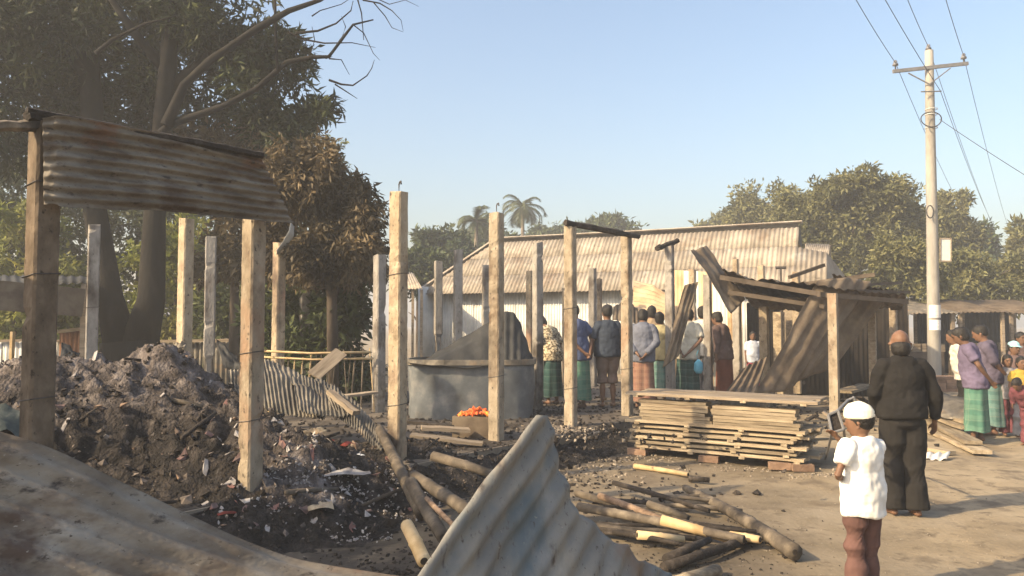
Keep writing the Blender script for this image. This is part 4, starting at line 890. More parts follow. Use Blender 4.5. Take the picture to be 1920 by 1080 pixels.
for i, (a, b, z, t, lab) in enumerate([(0.0, .02, .115, .0, 'lowest timber shutter in the stack, resting on bricks'), (-.06, -.10, .18, .0, 'second timber shutter from the ground in the stack'),
    (-.02, -.04, .245, .0, 'third timber shutter from the ground in the stack'), (-.12, -.12, .31, .0, 'timber shutter jutting out furthest, middle of the stack'), (-.08, -.02, .375, .0, 'timber shutter directly under the widest loose one in the stack'),
    (-.07, .06, .445, .0, 'timber shutter carrying the two piles of short planks')]):
    panel(lab, a, b, z, t, y0=random.uniform(-.04,.04), depth=.78) if False else panel(lab, a, b, z, .78, 0.0, y0=random.uniform(-.04,.03))
panel('broad weathered timber shutter lying on top of the stack', -.10, .10, .785, .85, .0, mat='wood_grey', nb=4)
for i in range(6):
    a = S0 + sv*(.06+random.uniform(-.02,.04)) + sn*.12 + Vector((0,0,.475+i*.044)); o = plank('short_plank', a, a+sv*(.90+random.uniform(-.05,.05)), .2, .039, 'wood')
    tag(o, ['lowest', 'second lowest', 'third lowest', 'third topmost', 'second topmost', 'topmost'][i] + ' short plank in the pile near the burnt posts', 'plank', 'short planks in the stack')
for i in range(6):
    a = S0 + sv*(1.02+random.uniform(-.02,.03)) + sn*.10 + Vector((0,0,.475+i*.040)); o = plank('short_plank', a, a+sv*(1.0+random.uniform(-.06,.04)), .2, .036, 'wood')
    tag(o, ['lowest', 'second lowest', 'third lowest', 'third topmost', 'second topmost', 'topmost'][i] + ' short plank in the pile nearer the boy', 'plank', 'short planks in the stack')
for i, (a, b) in enumerate(((.03, .02), (1.0, .0), (1.85, -.02), (2.1, .02), (.5, .5), (1.6, .5))):
    o = link('brick', None) if False else None
    c = S0 + sv*a*(SL/2.15) + sn*b; mb = MB(); mb.box((0,0,.038), (.24,.12,.076)); o = link('brick', mesh_from(mb.v, mb.f), M['brick']); o.location = (c.x, c.y, 0); o.rotation_euler = (0,0,random.uniform(-.6,.2))
    tag(o, ['brick under the stack corner nearest the burnt floor', 'brick under the middle of the timber stack', 'brick under the stack end nearest the boy', 'outermost brick at the stack end nearest the boy', 'brick hidden deeper under the stack', 'brick deep under the boy end of the stack'][i], 'brick', 'bricks under the timber stack')
    if i < 3:
        o2 = o.copy(); COL.objects.link(o2); o2.location.z = .077 if False else 0; o2.location = (c.x+sn.x*.3, c.y+sn.y*.3, 0)
        o2['label'] = ['second row brick under the stack corner by the burnt floor', 'second row brick under the middle of the stack', 'second row brick under the boy end of the stack'][i]
# loose boards around
def loose(label, p, q, wd, th, mat='wood', name='board', cat='board', up=(0,0,1)):
    return tag(plank(name, p, q, wd, th, mat, None, up), label, cat)
loose('burnt board lying across debris before the orange box', P(770, 815, 8.9), P(905, 832, 8.9), .20, .03, 'wood_grey')
loose('pale edged charred board under the orange box', P(790, 802, 9.3), P(880, 806, 9.4), .22, .04, 'wood_grey')
loose('charred plank on the burnt floor behind the tallest post', P(770, 790, 10.0), P(850, 800, 9.6), .16, .04, 'char')
loose('dark board leaning in debris before the bamboo fence', P(588, 705, 11.5), P(640, 660, 12.0), .22, .03, 'wood_grey', up=(0,-1,0.4))
loose('narrow dark timber sloping by the slumped sheet', P(618, 735, 9.0), P(668, 775, 8.6), .09, .05, 'wood_grey')
loose('grey board lying flat on debris beside the dim post', P(630, 745, 10.5), P(705, 735, 10.8), .2, .03, 'wood_grey')
loose('thin lath lying beyond the stack, pointing at the boy', Z(1500, 825, .25), Z(1590, 822, .2), .05, .03, 'wood')
# brown sheet pieces in the near-left debris
# ================================================================ bamboo fence behind
fn = empty('bamboo_fence', Vector((P(600, 700, 12.2).x, 12.2, 0))); tag(fn, 'rickety yellow bamboo fence with two rails under the scorched tree', 'fence')
for (a, b, d) in (((470, 657), (695, 660), 12.2), ((470, 668), (700, 672), 12.25)):
    MB().tube([P(*a, d), P((a[0]+b[0])/2, (a[1]+b[1])/2+4, d), P(*b, d)], .018, 6).build('rail', M['bamboo'], fn, True)
for i in range(18):
    px = 480+i*12.6+random.uniform(-5,5); b = P(px+random.uniform(-14,14), 700, 12.28); t = P(px, 662+random.uniform(-12,22), 12.28)
    MB().tube([Vector((b.x, b.y, -.1)), t], random.uniform(.007,.015), 5).build('stake', M[random.choice(['bamboo','bamboo_burnt','bamboo_burnt'])], fn)

# ================================================================ collapsed shack and leaning sheets
tin_sheet('brown_sheet', 'narrow brown corrugated sheet leaning against the burnt posts before the men in white', 'tin sheet', M['brown_tin'],
    ruled([P(1283, 535, 12.6), P(1310, 528, 12.7)], [P(1243, 690, 12.2), P(1272, 668, 12.3)]), ns=40, nt=30, along='t', waves=3, amp=0.010, dent=0.06, dscale=3, seed=3)
tin_sheet('brown_sheet', 'dark brown corrugated sheet tilted high over the edge of the collapsed roof', 'tin sheet', M['brown_tin'],
    ruled([P(1294, 470, 13.6), P(1324, 462, 14.2)], [P(1372, 588, 13.2), P(1398, 560, 13.8)]), ns=40, nt=30, along='t', waves=3, amp=0.012, dent=0.06, dscale=3, seed=7)
tin_sheet('brown_sheet', 'large brown corrugated sheet sloping from the collapsed roof down to the timber stack', 'tin sheet', M['brown_tin'],
    ruled([P(1535, 525, 13.1), P(1590, 520, 13.4), P(1635, 528, 13.6)], [P(1418, 737, 12.2), P(1470, 735, 12.4), P(1512, 702, 12.8)]), ns=90, nt=40, along='t', waves=4, amp=0.012, dent=0.07, dscale=2.2, seed=11)
tin_sheet('brown_sheet', 'second brown sheet slumped behind the large sloping one, under the shack eave', 'tin sheet', M['brown_tin'],
    ruled([P(1612, 540, 14.0), P(1672, 548, 14.3)], [P(1500, 715, 13.4), P(1560, 690, 13.8)]), ns=60, nt=30, along='t', waves=3, amp=0.010, dent=0.08, dscale=2.5, seed=12)
tin_sheet('brown_sheet', 'low tan corrugated sheet sloping beside the foot of the large brown one', 'tin sheet', M['brown_tin'],
    ruled([P(1395, 690, 12.6), P(1440, 668, 13.0)], [P(1360, 735, 11.9), P(1418, 738, 12.0)]), ns=40, nt=14, along='t', waves=4, amp=0.02, dent=0.04, seed=13)
sh = empty('collapsed_shack', Vector((P(1520, 700, 14.5).x, 14.5, 0))); tag(sh, 'fire wrecked market shack whose layered tin roof sags on thin posts', 'shack')
for i, (a, b, c_, d_) in enumerate([((1352,508,13.6),(1560,540,12.9),(1610,572,15.5),(1400,560,16.5)), ((1368,528,13.5),(1550,552,13.0),(1640,578,15.2),(1410,570,16.3)), ((1540,536,12.9),(1702,556,13.6),(1690,582,16),(1560,578,16)),
      ((1380,545,13.8),(1530,566,13.2),(1600,585,15.8),(1420,580,16.5)), ((1560,520,13.4),(1680,545,14.2),(1690,570,16.4),(1580,560,16.2))]):
    v, f = corrugated(ruled([P(*a), P(*b)], [P(*d_), P(*c_)]), 70, 24, 't', 11, .016, dent=.10, dscale=3.5, seed=20+i, ragged=.12); MB().add(v, f).build('roof_sheet', M['brown_tin'], sh, True)
for i, (px, yt, yb, d) in enumerate(((1432, 575, 0, 15.0), (1561, 550, 0, 12.5), (1634, 560, 0, 15.2), (1674, 565, 0, 16.6), (1460, 585, 0, 17.2), (1480, 580, 0, 17.5))):
    t = P(px, yt, d); s_ = (.15, .135, .13, .14, .2, .22)[i]
    MB().bar((t.x, d, -.1), (t.x, d, t.z), s_, s_*.9, V_).build('post', M['wood' if i in (4,) else ('concrete_tan' if i in (1, 0) else 'wood_grey')], sh)
for i, (a, b, wd) in enumerate((((1350,520,13.4),(1565,556,12.8),.08), ((1535,552,12.8),(1700,566,13.6),.08), ((1490,535,14.5),(1640,515,14.0),.07), ((1365,548,13.5),(1545,575,13.0),.07), ((1590,545,13.2),(1705,548,14.6),.05), ((1600,535,13.6),(1690,530,15),.05), ((1480,520,13.6),(1545,497,13.9),.06))):
    MB().bar(P(*a), P(*b), wd, wd).build('rafter', M['wood_dark'], sh)
for i, (px, d) in enumerate(((1400, 18.3), (1450, 18.6), (1500, 18.6), (1550, 18.4), (1600, 18.2), (1650, 18))):
    p = P(px, 590, d); q = P(px+52, 590, d-.1); v, f = corrugated(ruled([Vector((p.x,p.y,2.2)), Vector((q.x,q.y,2.2))], [Vector((p.x,p.y,0)), Vector((q.x,q.y,0))]), 30, 3, 't', 6, .012); MB().add(v, f).build('wall_sheet', M['shade_wall'], sh, True)
p = P(1560, 600, 16.9); q = P(1600, 600, 16.8); v, f = corrugated(ruled([Vector((p.x,p.y,1.45)), Vector((q.x,q.y,1.45))], [Vector((p.x,p.y,0)), Vector((q.x,q.y,0))]), 30, 3, 't', 5, .014); MB().add(v, f).build('half_wall', M['shade_wall'], sh, True)
# iron T on a rod above the roof
it = empty('iron_pipe', Vector((P(1464, 505, 17).x, 17, 2.2))); tag(it, 'thin iron T standing up above the collapsed roof', 'pipe')
t = P(1464, 502, 17); MB().tube([(t.x,17,1.0), t], .022, 6).build('rod', M['iron'], it); MB().tube([t+Vector((-.11,0,0)), t+Vector((.11,0,0))], .03, 6).build('cross_piece', M['iron'], it)
# sunlit broken roof panel and rusty wall behind the crowd
tin_sheet('tin_awning', 'sunlit orange tin awning curling down before the house wall', 'tin sheet', M['sunny_tin'],
    ruled([P(1188, 525, 19.0), P(1225, 535, 18.6), P(1262, 560, 18.4)], [P(1186, 600, 17.6), P(1225, 602, 17.4), P(1265, 600, 17.2)]), ns=60, nt=60, along='s', waves=8, amp=0.022, dent=0.05, seed=15)
tin_sheet('tin_awning', 'dull brown fan of bent tin behind the man in navy', 'tin sheet', M['brown_tin'],
    ruled([P(1150, 575, 16.8), P(1178, 562, 16.9), P(1202, 590, 16.9)], [P(1148, 600, 16.5), P(1178, 606, 16.5), P(1205, 606, 16.5)]), ns=50, nt=20, along='t', waves=7, amp=0.015, dent=0.03, seed=16)
wl_ = empty('rusty_wall', Vector((P(1310, 600, 19).x, 19, 0))); tag(wl_, 'sunlit rusty tin wall behind the leaning brown sheets', 'wall')
for i in range(5):
    p = P(1255+i*27, 506+i*1.5, 19.2-.25*i); q = P(1255+(i+1)*27, 507+i*1.5, 19.2-.25*(i+1)); v, f = corrugated(ruled([p, q], [Vector((p.x,p.y,0)), Vector((q.x,q.y,0))]), 22, 3, 't', 3.5, .015); MB().add(v, f).build('wall_sheet', M['sunny_tin'] if i % 2 == 0 else M['tin'], wl_, True)
# pale boards of the fence far left, low dark shed roof
lean_roof('low_shed', 'low dark shed roof just past the thick post at the picture edge', P(-120, 545, 13), P(165, 530, 14), P(165, 518, 16), P(-120, 515, 16), 'dark_tin', 16)
c0, c1 = P(-60, 520, 12.8), P(158, 528, 13.8); MB().bar(c0-Vector((0,0,.25)), c1-Vector((0,0,.38)), .05, .5).build('fascia', M['brown_tin'], [o for o in COL.objects if o.name.startswith('low_shed')][0])
for i, (x0, x1, y, d, lab) in enumerate(((-40, 52, 640, 18, 'pale grey tin fence at the picture edge beyond the ash'), (104, 130, 640, 17.4, 'slip of pale tin fence beside the thick post'), (282, 430, 640, 17.6, 'grey tin fence behind the ash heap and pale posts'))):
    fe = empty('tin_fence', Vector((P(x0, 640, d).x, d, 0))); tag(fe, lab, 'fence', 'tin fences behind the ash')
    n = max(1, int((x1-x0)/46))
    for k in range(n):
        p = P(x0+(x1-x0)*k/n, y+random.uniform(-6,4), d); q = P(x0+(x1-x0)*(k+1)/n-1, y+random.uniform(-6,4), d+.05)
        v, f = corrugated(ruled([p, q], [Vector((p.x,p.y,0)), Vector((q.x,q.y,0))]), 24, 3, 't', 5, .014); MB().add(v, f).build('fence_sheet', M['burnt_tin' if i == 2 else 'tin'], fe, True)
    p = P(x0, y, d-.05); q = P(x1, y-2, d-.05); MB().bar(p, q, .05, .06).build('rail', M['wood_grey'], fe)
beam('sunlit bamboo stake standing before the pale tin fence', Vector((P(20, 700, 15).x, 15, 0)), P(24, 622, 15), .09, .09, 'bamboo', 'bamboo_stake', 'stake', 4, .1)
rw = empty('brick_shed', Vector((P(135, 640, 16.5).x, 16.5, 0))); tag(rw, 'rust red broken shed wall between the thick post and the forked trunk', 'shed')
a, b = P(112, 622, 16.5), P(160, 616, 16.5); v, f = corrugated(ruled([a, b], [Vector((a.x,a.y,0)), Vector((b.x,b.y,0))]), 24, 8, 't', 6, .02, dent=.08); MB().add(v, f).build('wall_sheet', M['rust_red'], rw, True)
MB().bar(a+Vector((0,-.05,0)), b+Vector((0,-.05,0)), .07, .07).build('top_rail', M['wood'], rw)
tin_sheet('dark_sheet', 'black scrap of sheet standing on the ash before the rust red wall', 'tin sheet', M['dark_tin'], ruled([P(116, 642, 11), P(150, 662, 11)], [P(112, 680, 10.5), P(150, 690, 10.5)]), ns=24, nt=10, along='s', waves=2, amp=.02, dent=.05)
tin_sheet('dark_sheet', 'bent black plate caught on a post beyond the heap top', 'tin sheet', M['dark_tin'], ruled([P(405, 635, 12), P(445, 668, 11.9)], [P(420, 690, 11.7), P(452, 694, 11.7)]), ns=24, nt=10, along='s', waves=1, amp=.02, dent=.05)

# ================================================================ utility pole
pd = 22.5; pb = Vector((P(1752, 700, pd).x, pd, 0)); pt = P(1742, 95, pd)
up_ = empty('utility_pole', pb); tag(up_, 'tall grey concrete utility pole with crossarm and wires', 'utility pole')
MB().tube([pb-Vector((0,0,.3))] + [pb.lerp(pt, k/8) for k in range(9)], [.185]+[.185-.07*k/8 for k in range(9)], 16).build('shaft', M['pole'], up_, True)
ca, cb = P(1674, 134, pd-.1), P(1815, 119, pd-.1)
xarm = MB().bar(ca, cb, .07, .10).build('crossarm', M['iron_grey'], up_)
for s_ in (P(1703, 137, pd-.1), P(1782, 128, pd-.1)): MB().bar(s_, P(1743, 158, pd-.15), .03, .03).build('brace', M['iron_grey'], up_)
def insul(p):
    o = MB(); o.tube([p, p+Vector((0,0,.10)), p+Vector((0,0,.11)), p+Vector((0,0,.17)), p+Vector((0,0,.18)), p+Vector((0,0,.23)), p+Vector((0,0,.27))], [.02,.02,.085,.075,.05,.055,.03], 10); o.build('insulator', M['porcelain'], up_, True)
ins = [P(1679, 130, pd-.1), P(1741, 100, pd), P(1807, 117, pd-.1)]
for q in ins: insul(q)
for o in list(up_.children):
    if o.name.startswith(('insulator', 'brace')) : o.parent = xarm
for o in list(xarm.children):
    if abs(o.data.vertices[0].co.z + up_.location.z - ins[1].z) < .05 and o.name.startswith('insulator'): o.parent = up_
MB().tube([P(1727, 172, pd-.2), P(1765, 171, pd-.2)], .02, 6).build('bracket', M['iron_grey'], up_)
rg = [P(1746, 224, pd-.25)+Vector((math.cos(2*math.pi*k/20)*.30, -.02*math.sin(4*math.pi*k/20), math.sin(2*math.pi*k/20)*.22)) for k in range(21)]
MB().tube(rg, .016, 6).build('cable_coil', M['wire'], up_, True)
rg = [P(1744, 397, pd-.25)+Vector((math.cos(2*math.pi*k/20)*.10, 0, math.sin(2*math.pi*k/20)*.18)) for k in range(21)]
MB().tube(rg, .018, 6).build('cable_coil', M['wire'], up_, True)
for k in (205, 215, 240): MB().tube([P(1746, k, pd)+Vector((math.cos(a)*.17, math.sin(a)*.17, 0)) for a in (2*math.pi*j/12 for j in range(13))], .012, 5).build('band', M['tin'], up_)
def wrap_paper(y0, y1, a0, a1, label):
    mb = MB(); n = 8; rows = []
    for y in (y0, y1):
        c = P(1750.5, y, pd); c.y = pd
        rows.append([c + Vector((math.cos(a)*.184, math.sin(a)*.184, 0)) for a in (math.radians(a0+(a1-a0)*k/n) for k in range(n+1))])
    o = MB(); o.add(rows[0]+rows[1], [(k, k+1, n+1+k+1, n+1+k) for k in range(n)]); q = o.build('poster', M['poster'], up_, True); q['label'] = label
wrap_paper(572, 596, 200, 330, 'white paper notice pasted highest on the pole'); wrap_paper(600, 619, 205, 335, 'greyer paper notice pasted below the white one')
sg = empty('sign_board', P(1773, 470, pd-.1)); sg.location.z = P(1773, 490, pd).z; tag(sg, 'small blank white board fixed to the utility pole', 'sign')
sgp = MB().box(P(1773, 468, pd-.1), (.29, .03, .64)).build('panel', M['white'], sg)
for (a, b) in (((1763,447),(1783,447)), ((1763,490),(1783,490)), ((1763,447),(1763,490)), ((1783,447),(1783,490))): MB().bar(P(*a, pd-.12), P(*b, pd-.12), .03, .03, (0,1,0)).build('frame_bar', M['wood_grey'], sg).parent = sgp
MB().bar(P(1752, 462, pd), P(1764, 462, pd-.1), .03, .03).build('bracket', M['iron_grey'], sg)
def wire(label, pts, r=.009):
    c = []
    for i in range(len(pts)-1):
        for k in range(8): 
            t = k/8; q = pts[i].lerp(pts[i+1], t); q = q - Vector((0,0,4*t*(1-t)*0.008*(pts[i+1]-pts[i]).length)); c.append(q)
    c.append(pts[-1]); b = pts[0]; o = MB(); o.tube([q-b for q in c], r, 5); w_ = link('power_line', mesh_from(o.v, o.f, True), M['wire']); w_.location = b; tag(w_, label, 'wire', 'wires on the utility pole')
tip = Vector((0,0,.2))
wire('wire on the insulator at the street-side end of the crossarm, over the ruins', [P(1588, -30, 17.6), ins[0]+tip, P(1800, 385, 44)])
wire('wire on the insulator crowning the pole', [P(1690, -30, 17.6), ins[1]+tip, P(1862, 425, 50)])
wire('wire on the insulator at the outer end of the crossarm', [P(1765, -30, 17.8), ins[2]+tip, P(1890, 425, 52)])
wire('lower wire passing behind the crossarm to the pole bracket', [P(1643, -30, 17.4), P(1763, 170, pd-.2), P(1866, 430, 50)])
wire('sagging service cable leaving the cable coil', [P(1762, 224, pd-.2), P(1960, 352, 20)], .009)

# ================================================================ market stalls at the far right
def stall(label, px0, px1, d, zt, mat, seed):  # dark walls and roofs carry the gloom under the trees in their colour
    a, b = P(px0, 600, d), P(px1, 600, d); root = empty('market_stall', Vector(((a.x+b.x)/2, d, 0))); tag(root, label, 'stall')
    v, f = corrugated(ruled([Vector((a.x-.2,d-.5,zt-.15)), Vector((b.x+.2,d-.5,zt-.15))], [Vector((a.x-.2,d+2.6,zt+.35)), Vector((b.x+.2,d+2.6,zt+.35))]), 60, 3, 't', 12, .02, dent=.05, seed=seed); MB().add(v, f).build('roof_sheet', M[mat], root, True)
    for x_ in (a.x, b.x):
        for y_ in (d-.3, d+2.4): MB().bar((x_, y_, -.1), (x_, y_, zt-.1), .09, .09, (0,1,0)).build('post', M['wood_grey'], root)
    v, f = corrugated(ruled([Vector((a.x,d+2.4,zt+.2)), Vector((b.x,d+2.4,zt+.2))], [Vector((a.x,d+2.4,0)), Vector((b.x,d+2.4,0))]), 60, 3, 't', 12, .015); MB().add(v, f).build('back_wall', M['dark_tin'], root, True)
    MB().box(((a.x+b.x)/2, d+.3, .42), (b.x-a.x-.2, .6, .84)).build('counter', M['wood_dark'], root)
    for k in range(4):
        o = MB(); o.box((a.x+(b.x-a.x)*(k+.5)/4+random.uniform(-.1,.1), d+.3, .84+.12), (.3, .3, .24)); o.build('crate', M['wood_grey'], root)
    return root
stall('dark market stall with a tin roof behind the utility pole', 1690, 1775, 23.8, 2.15, 'burnt_tin', 31)
stall('dark open market stall behind the man in the purple shirt', 1790, 1868, 24.5, 2.2, 'brown_tin', 32)
stall('dark market stall at the picture edge behind the children', 1885, 1990, 25.5, 2.2, 'brown_tin', 33)
stall('gloomy tin stall between the collapsed shack and the pole', 1600, 1682, 20.5, 2.1, 'burnt_tin', 34)

# timber piled at the foot of the pole, behind the man in black
for i, (a, b, wd, lab) in enumerate([((1735,800,.05),(1842,848,.05),.16,'lowest pale board of the pile behind the man in black'), ((1738,786,.12),(1825,830,.12),.15,'second board of the pile behind the man in black'), ((1730,772,.20),(1818,803,.20),.16,'third board of the pile behind the man in black'),
      ((1735,762,.26),(1815,792,.26),.12,'topmost board of the pile behind the man in black'), ((1690,832,.04),(1785,850,.03),.10,'short board end sticking out nearest the man in black')]):
    loose(lab, Z(*a), Z(*b), wd*1.5, .05, 'wood', 'board', 'board')
tin_sheet('corrugated_sheet', 'grey tin sheet leaning over the boards behind the man in black', 'tin sheet', M['burnt_tin'], ruled([Z(1728, 730, .55), Z(1815, 745, .5)], [Z(1735, 775, .28), Z(1822, 790, .28)]), ns=40, nt=8, along='s', waves=2, amp=.02, dent=.05)
tin_sheet('corrugated_sheet', 'pale crumpled tin offcut on the earth behind the legs of the man in black', 'tin sheet', M['tin'], ruled([Z(1680, 845, .10), Z(1782, 848, .08)], [Z(1680, 858, .02), Z(1775, 862, .02)]), ns=50, nt=8, along='t', waves=6, amp=.015, dent=.03)
bp_ = empty('brick_heap', Z(1745, 735, 0)); tag(bp_, 'low stack of orange bricks beyond the pile of boards', 'bricks')
bm0 = MB(); bm0.box((0,0,.037), (.24,.115,.073)); bme = mesh_from(bm0.v, bm0.f)
o0 = Z(1745, 735, 0)
for L_ in range(5):
    for r_ in range(4):
        for c_ in range(8):
            o = link('brick', bme, M['brick'], bp_); o.location = ((c_-4)*.25+random.uniform(-.01,.01), (r_)*.125+random.uniform(-.01,.01), L_*.078); o.rotation_euler = (0,0,random.uniform(-.05,.05))
loose('orange timber offcut on the debris beyond the pale shack post', Z(1580, 735, .35), Z(1625, 722, .35), .35, .05, 'wood')
for i in range(16):
    px, py = random.uniform(1480, 1640), random.uniform(745, 800)
    a = Z(px, py, .05+random.random()*.3); b = a + Vector((random.uniform(-.5,.9), random.uniform(-.6,.4), random.uniform(-.1,.2)))
    b.z = max(.04, b.z)
    o = plank('charred_plank', a, b, random.uniform(.06,.14), .03, random.choice(['char','char','wood_grey'])); tag(o, 'charred broken plank in the litter under the collapsed shack', 'plank', 'charred planks under the shack')
# twisted iron chair frame held up beside the boy

tin_sheet('corrugated_sheet', 'rusty tin wall sheet added beyond the picture edge to shade the nearest post', 'tin sheet', M['rust'], ruled([Vector((-4.75, 2.9, 3.3)), Vector((-4.95, 4.85, 3.2))], [Vector((-4.7, 2.9, 0)), Vector((-4.9, 4.85, 0))]), ns=60, nt=20, along='t', waves=11, amp=.013, dent=.08, ragged=.1)  # unseen sheet, added to cast shade on the nearest post and the heap

# ================================================================ people
wr = bpy.data.textures.new('wrinkle', 'CLOUDS'); wr.noise_scale = 0.13; wr.noise_depth = 2
def remesh(o, vox, smooth_it=4, wrinkle=0.0):
    m = o.modifiers.new('remesh', 'REMESH'); m.mode = 'VOXEL'; m.voxel_size = vox; m.use_smooth_shade = True
    if smooth_it:
        s_ = o.modifiers.new('smooth', 'SMOOTH'); s_.factor = 0.5; s_.iterations = smooth_it
    if wrinkle:
        d_ = o.modifiers.new('wrinkle', 'DISPLACE'); d_.texture = wr; d_.strength = wrinkle; d_.texture_coords = 'LOCAL'; d_.mid_level = 0.22
def person(label, loc, face, H=1.66, top='white', sleeve=0.5, bottom=('trousers', 'black'), armL=None, armR=None, lean=0.0, head=(0.0, 0.0), hair='short', vox=0.012,
           stride=(0.0, 0.0), group=None, hem=0.80, bulk=1.0, cap=None, child=False, face_detail=False, leg_hem=0.07, extra=None):
    k = H/1.7; root = empty('person', loc, math.radians(face)); tag(root, label, 'person', group)
    piv = Vector((0, 0, 0.92)); Rl = Matrix.Rotation(-math.radians(lean), 3, 'X')
    def up(p):
        p = Vector(p); t = max(0.0, min(1.0, (p.z-0.92)/0.12)); q = piv + Rl @ (p-piv); return p.lerp(q, t)
    def sc_(v): return [q*k for q in v]
    bk = bulk
    hs = 1.22 if child else 1.1
    torso = [((0,0,.84),(.135*bk,.10*bk)),((0,.0,.93),(.15*bk,.11*bk)),((0,.01,1.04),(.14*bk,.105*bk)),((0,.012,1.16),(.148*bk,.112*bk)),((0,.0,1.29),(.168,.112*bk)),((0,-.01,1.38),(.155,.09)),((0,-.012,1.43),(.092,.068))]
    sh = {s: Vector((s*.175, -.008, 1.375)) for s in (-1, 1)}
    dflt = {s: (Vector((s*.225, -.02, 1.10)), Vector((s*.215, .05, .86))) for s in (-1, 1)}
    arms = {}
    for s, a in ((-1, armL), (1, armR)):
        e, w_ = a if a else dflt[s]; arms[s] = (up(sh[s]), up(Vector(e)), up(Vector(w_)))
    nk = up(Vector((0, -.01, 1.42))); Rh = Rl @ Matrix.Rotation(math.radians(head[1]), 3, 'Z') @ Matrix.Rotation(-math.radians(head[0]), 3, 'X')
    hb = up(Vector((0, .004, 1.455)))
    def hd(p): return hb + Rh @ ((Vector(p)-Vector((0, 0, 1.475)))*hs)
    mb = MB()
    mb.tube([up(p) for p, r in torso], [r for p, r in torso], 16, ref=(1,0,0), dome=.3)
    mb.tube([nk, hd((0,.012,1.53))], [.064, .060], 12)
    hp = [((0,.045,1.478),(.030,.030)),((0,.035,1.50),(.050,.060)),((0,.022,1.54),(.064,.083)),((0,.014,1.585),(.071,.094)),((0,.008,1.63),(.072,.097)),((0,.004,1.665),(.060,.082)),((0,.002,1.69),(.036,.05))]
    mb.tube([hd(p) for p, r in hp], [(r[0]*hs, r[1]*hs) for p, r in hp], 16, ref=Rh @ Vector((1,0,0)), dome=.5)
    mb.tube([hd((0,.095,1.60)), hd((0,.118,1.572)), hd((0,.10,1.562))], [.010,.015,.012], 8, dome=.6)
    mb.tube([hd((0,.085,1.528)), hd((0,.103,1.53))], [(.022,.008)]*2, 8, ref=Rh @ Vector((1,0,0)), dome=.5)
    for s in (-1, 1): mb.tube([hd((s*.070,.008,1.60)), hd((s*.080,.0,1.585)), hd((s*.072,.008,1.555))], [(.012,.016),(.014,.022),(.010,.012)], 8, dome=.5)
    for s in (-1, 1):
        S_, E_, W_ = arms[s]
        mb.tube([S_.lerp(up(Vector((0,0,1.37))), .35), S_, S_.lerp(E_, .45), E_, E_.lerp(W_, .3), W_], [.05,.052,.043,.037,.036,.025], 12, dome=.6)
        d = (W_-E_).normalized(); side = d.cross(Vector((s*1.0, .2, .1)));
        side = side.normalized() if side.length > .1 else Vector((0,1,0)); nrm = side.cross(d)
        pm = W_ + d*.075
        mb.tube([W_-d*.01, W_+d*.035, pm], [(.024,.018),(.038,.016),(.036,.014)], 10, ref=side, dome=.4)
        curl = nrm*(-s)
        for i, (o_, L_) in enumerate(((-.027,.062),(-.009,.072),(.009,.068),(.026,.052))):
            a = pm + side*o_ - d*.01; b = a + d*L_*.5 + curl*.006; c = b + d*L_*.42 + curl*.022; mb.tube([a, b, c], [.0095,.009,.0075], 7, dome=.7)
        a = W_ + d*.03 - side*.030; b = a + d*.03 - side*.022 + curl*.008; c = b + d*.028 - side*.004 + curl*.012; mb.tube([a-d*.005+side*.01, b, c], [.012,.0105,.008], 7, dome=.7)
    feet = {}
    for s, st in ((-1, stride[0]), (1, stride[1])):
        hip = Vector((s*.082, 0, .88)); an = Vector((s*.095, st, .075+abs(st)*.06)); kn = hip.lerp(an, .52)+Vector((0, .02, 0)); feet[s] = (hip, kn, an)
        mb.tube([hip, hip.lerp(kn, .5), kn, kn.lerp(an, .35), an.lerp(kn, .1), an-Vector((0,0,.02))], [.082,.072,.053,.054,.036,.036], 12, dome=.4)
        mb.tube([an+Vector((0,-.045,-.045)), an+Vector((0,.0,-.035)), an+Vector((s*.012,.09,-.048)), an+Vector((s*.018,.165,-.056))], [(.030,.028),(.038,.036),(.044,.024),(.032,.014)], 10, ref=(1,0,0), dome=.6)
    b_ = link('body', mesh_from(sc_(mb.v), mb.f), M['skin'], root); remesh(b_, vox*k, 3)
    if face_detail:
        for s in (-1, 1):
            o = MB(); o.tube([hd((s*.030,.094,1.598)), hd((s*.030,.101,1.598))], [(.014,.008),(.010,.005)], 8, ref=Rh @ Vector((1,0,0)), dome=.3); link('eye', mesh_from(sc_(o.v), o.f, True), M['eye'], root)
            o = MB(); o.tube([hd((s*.012,.104,1.618)), hd((s*.03,.104,1.624)), hd((s*.048,.09,1.618))], .005, 6); link('eyebrow', mesh_from(sc_(o.v), o.f, True), M['hair'], root)
    # hair
    if hair:
        o = MB(); low = {'short': 1.575, 'bald': 1.555, 'full': 1.545}[hair]
        if hair == 'bald':
            pts = [(0,-.016,1.485),(0,-.016,1.51),(0,-.014,1.55),(0,-.012,1.578)]; rad = [(.050,.060),(.068,.082),(.0765,.090),(.070,.084)]
        else:
            pts = [(0,-.018,low-.03),(0,-.016,low),(0,-.010,1.615),(0,-.006,1.65),(0,.0,1.685),(0,.0,1.705)]; rad = [(.050,.060),(.072,.080),(.079,.096),(.077,.102),(.060,.082),(.034,.05)]
        o.tube([hd(p) for p in pts], [(r[0]*hs, r[1]*hs) for r in rad], 16, ref=Rh @ Vector((1,0,0)), dome=.5)
        h_ = link('hair', mesh_from(sc_(o.v), o.f), M['hair'], root); remesh(h_, max(.006, vox*.7)*k, 2, .012)
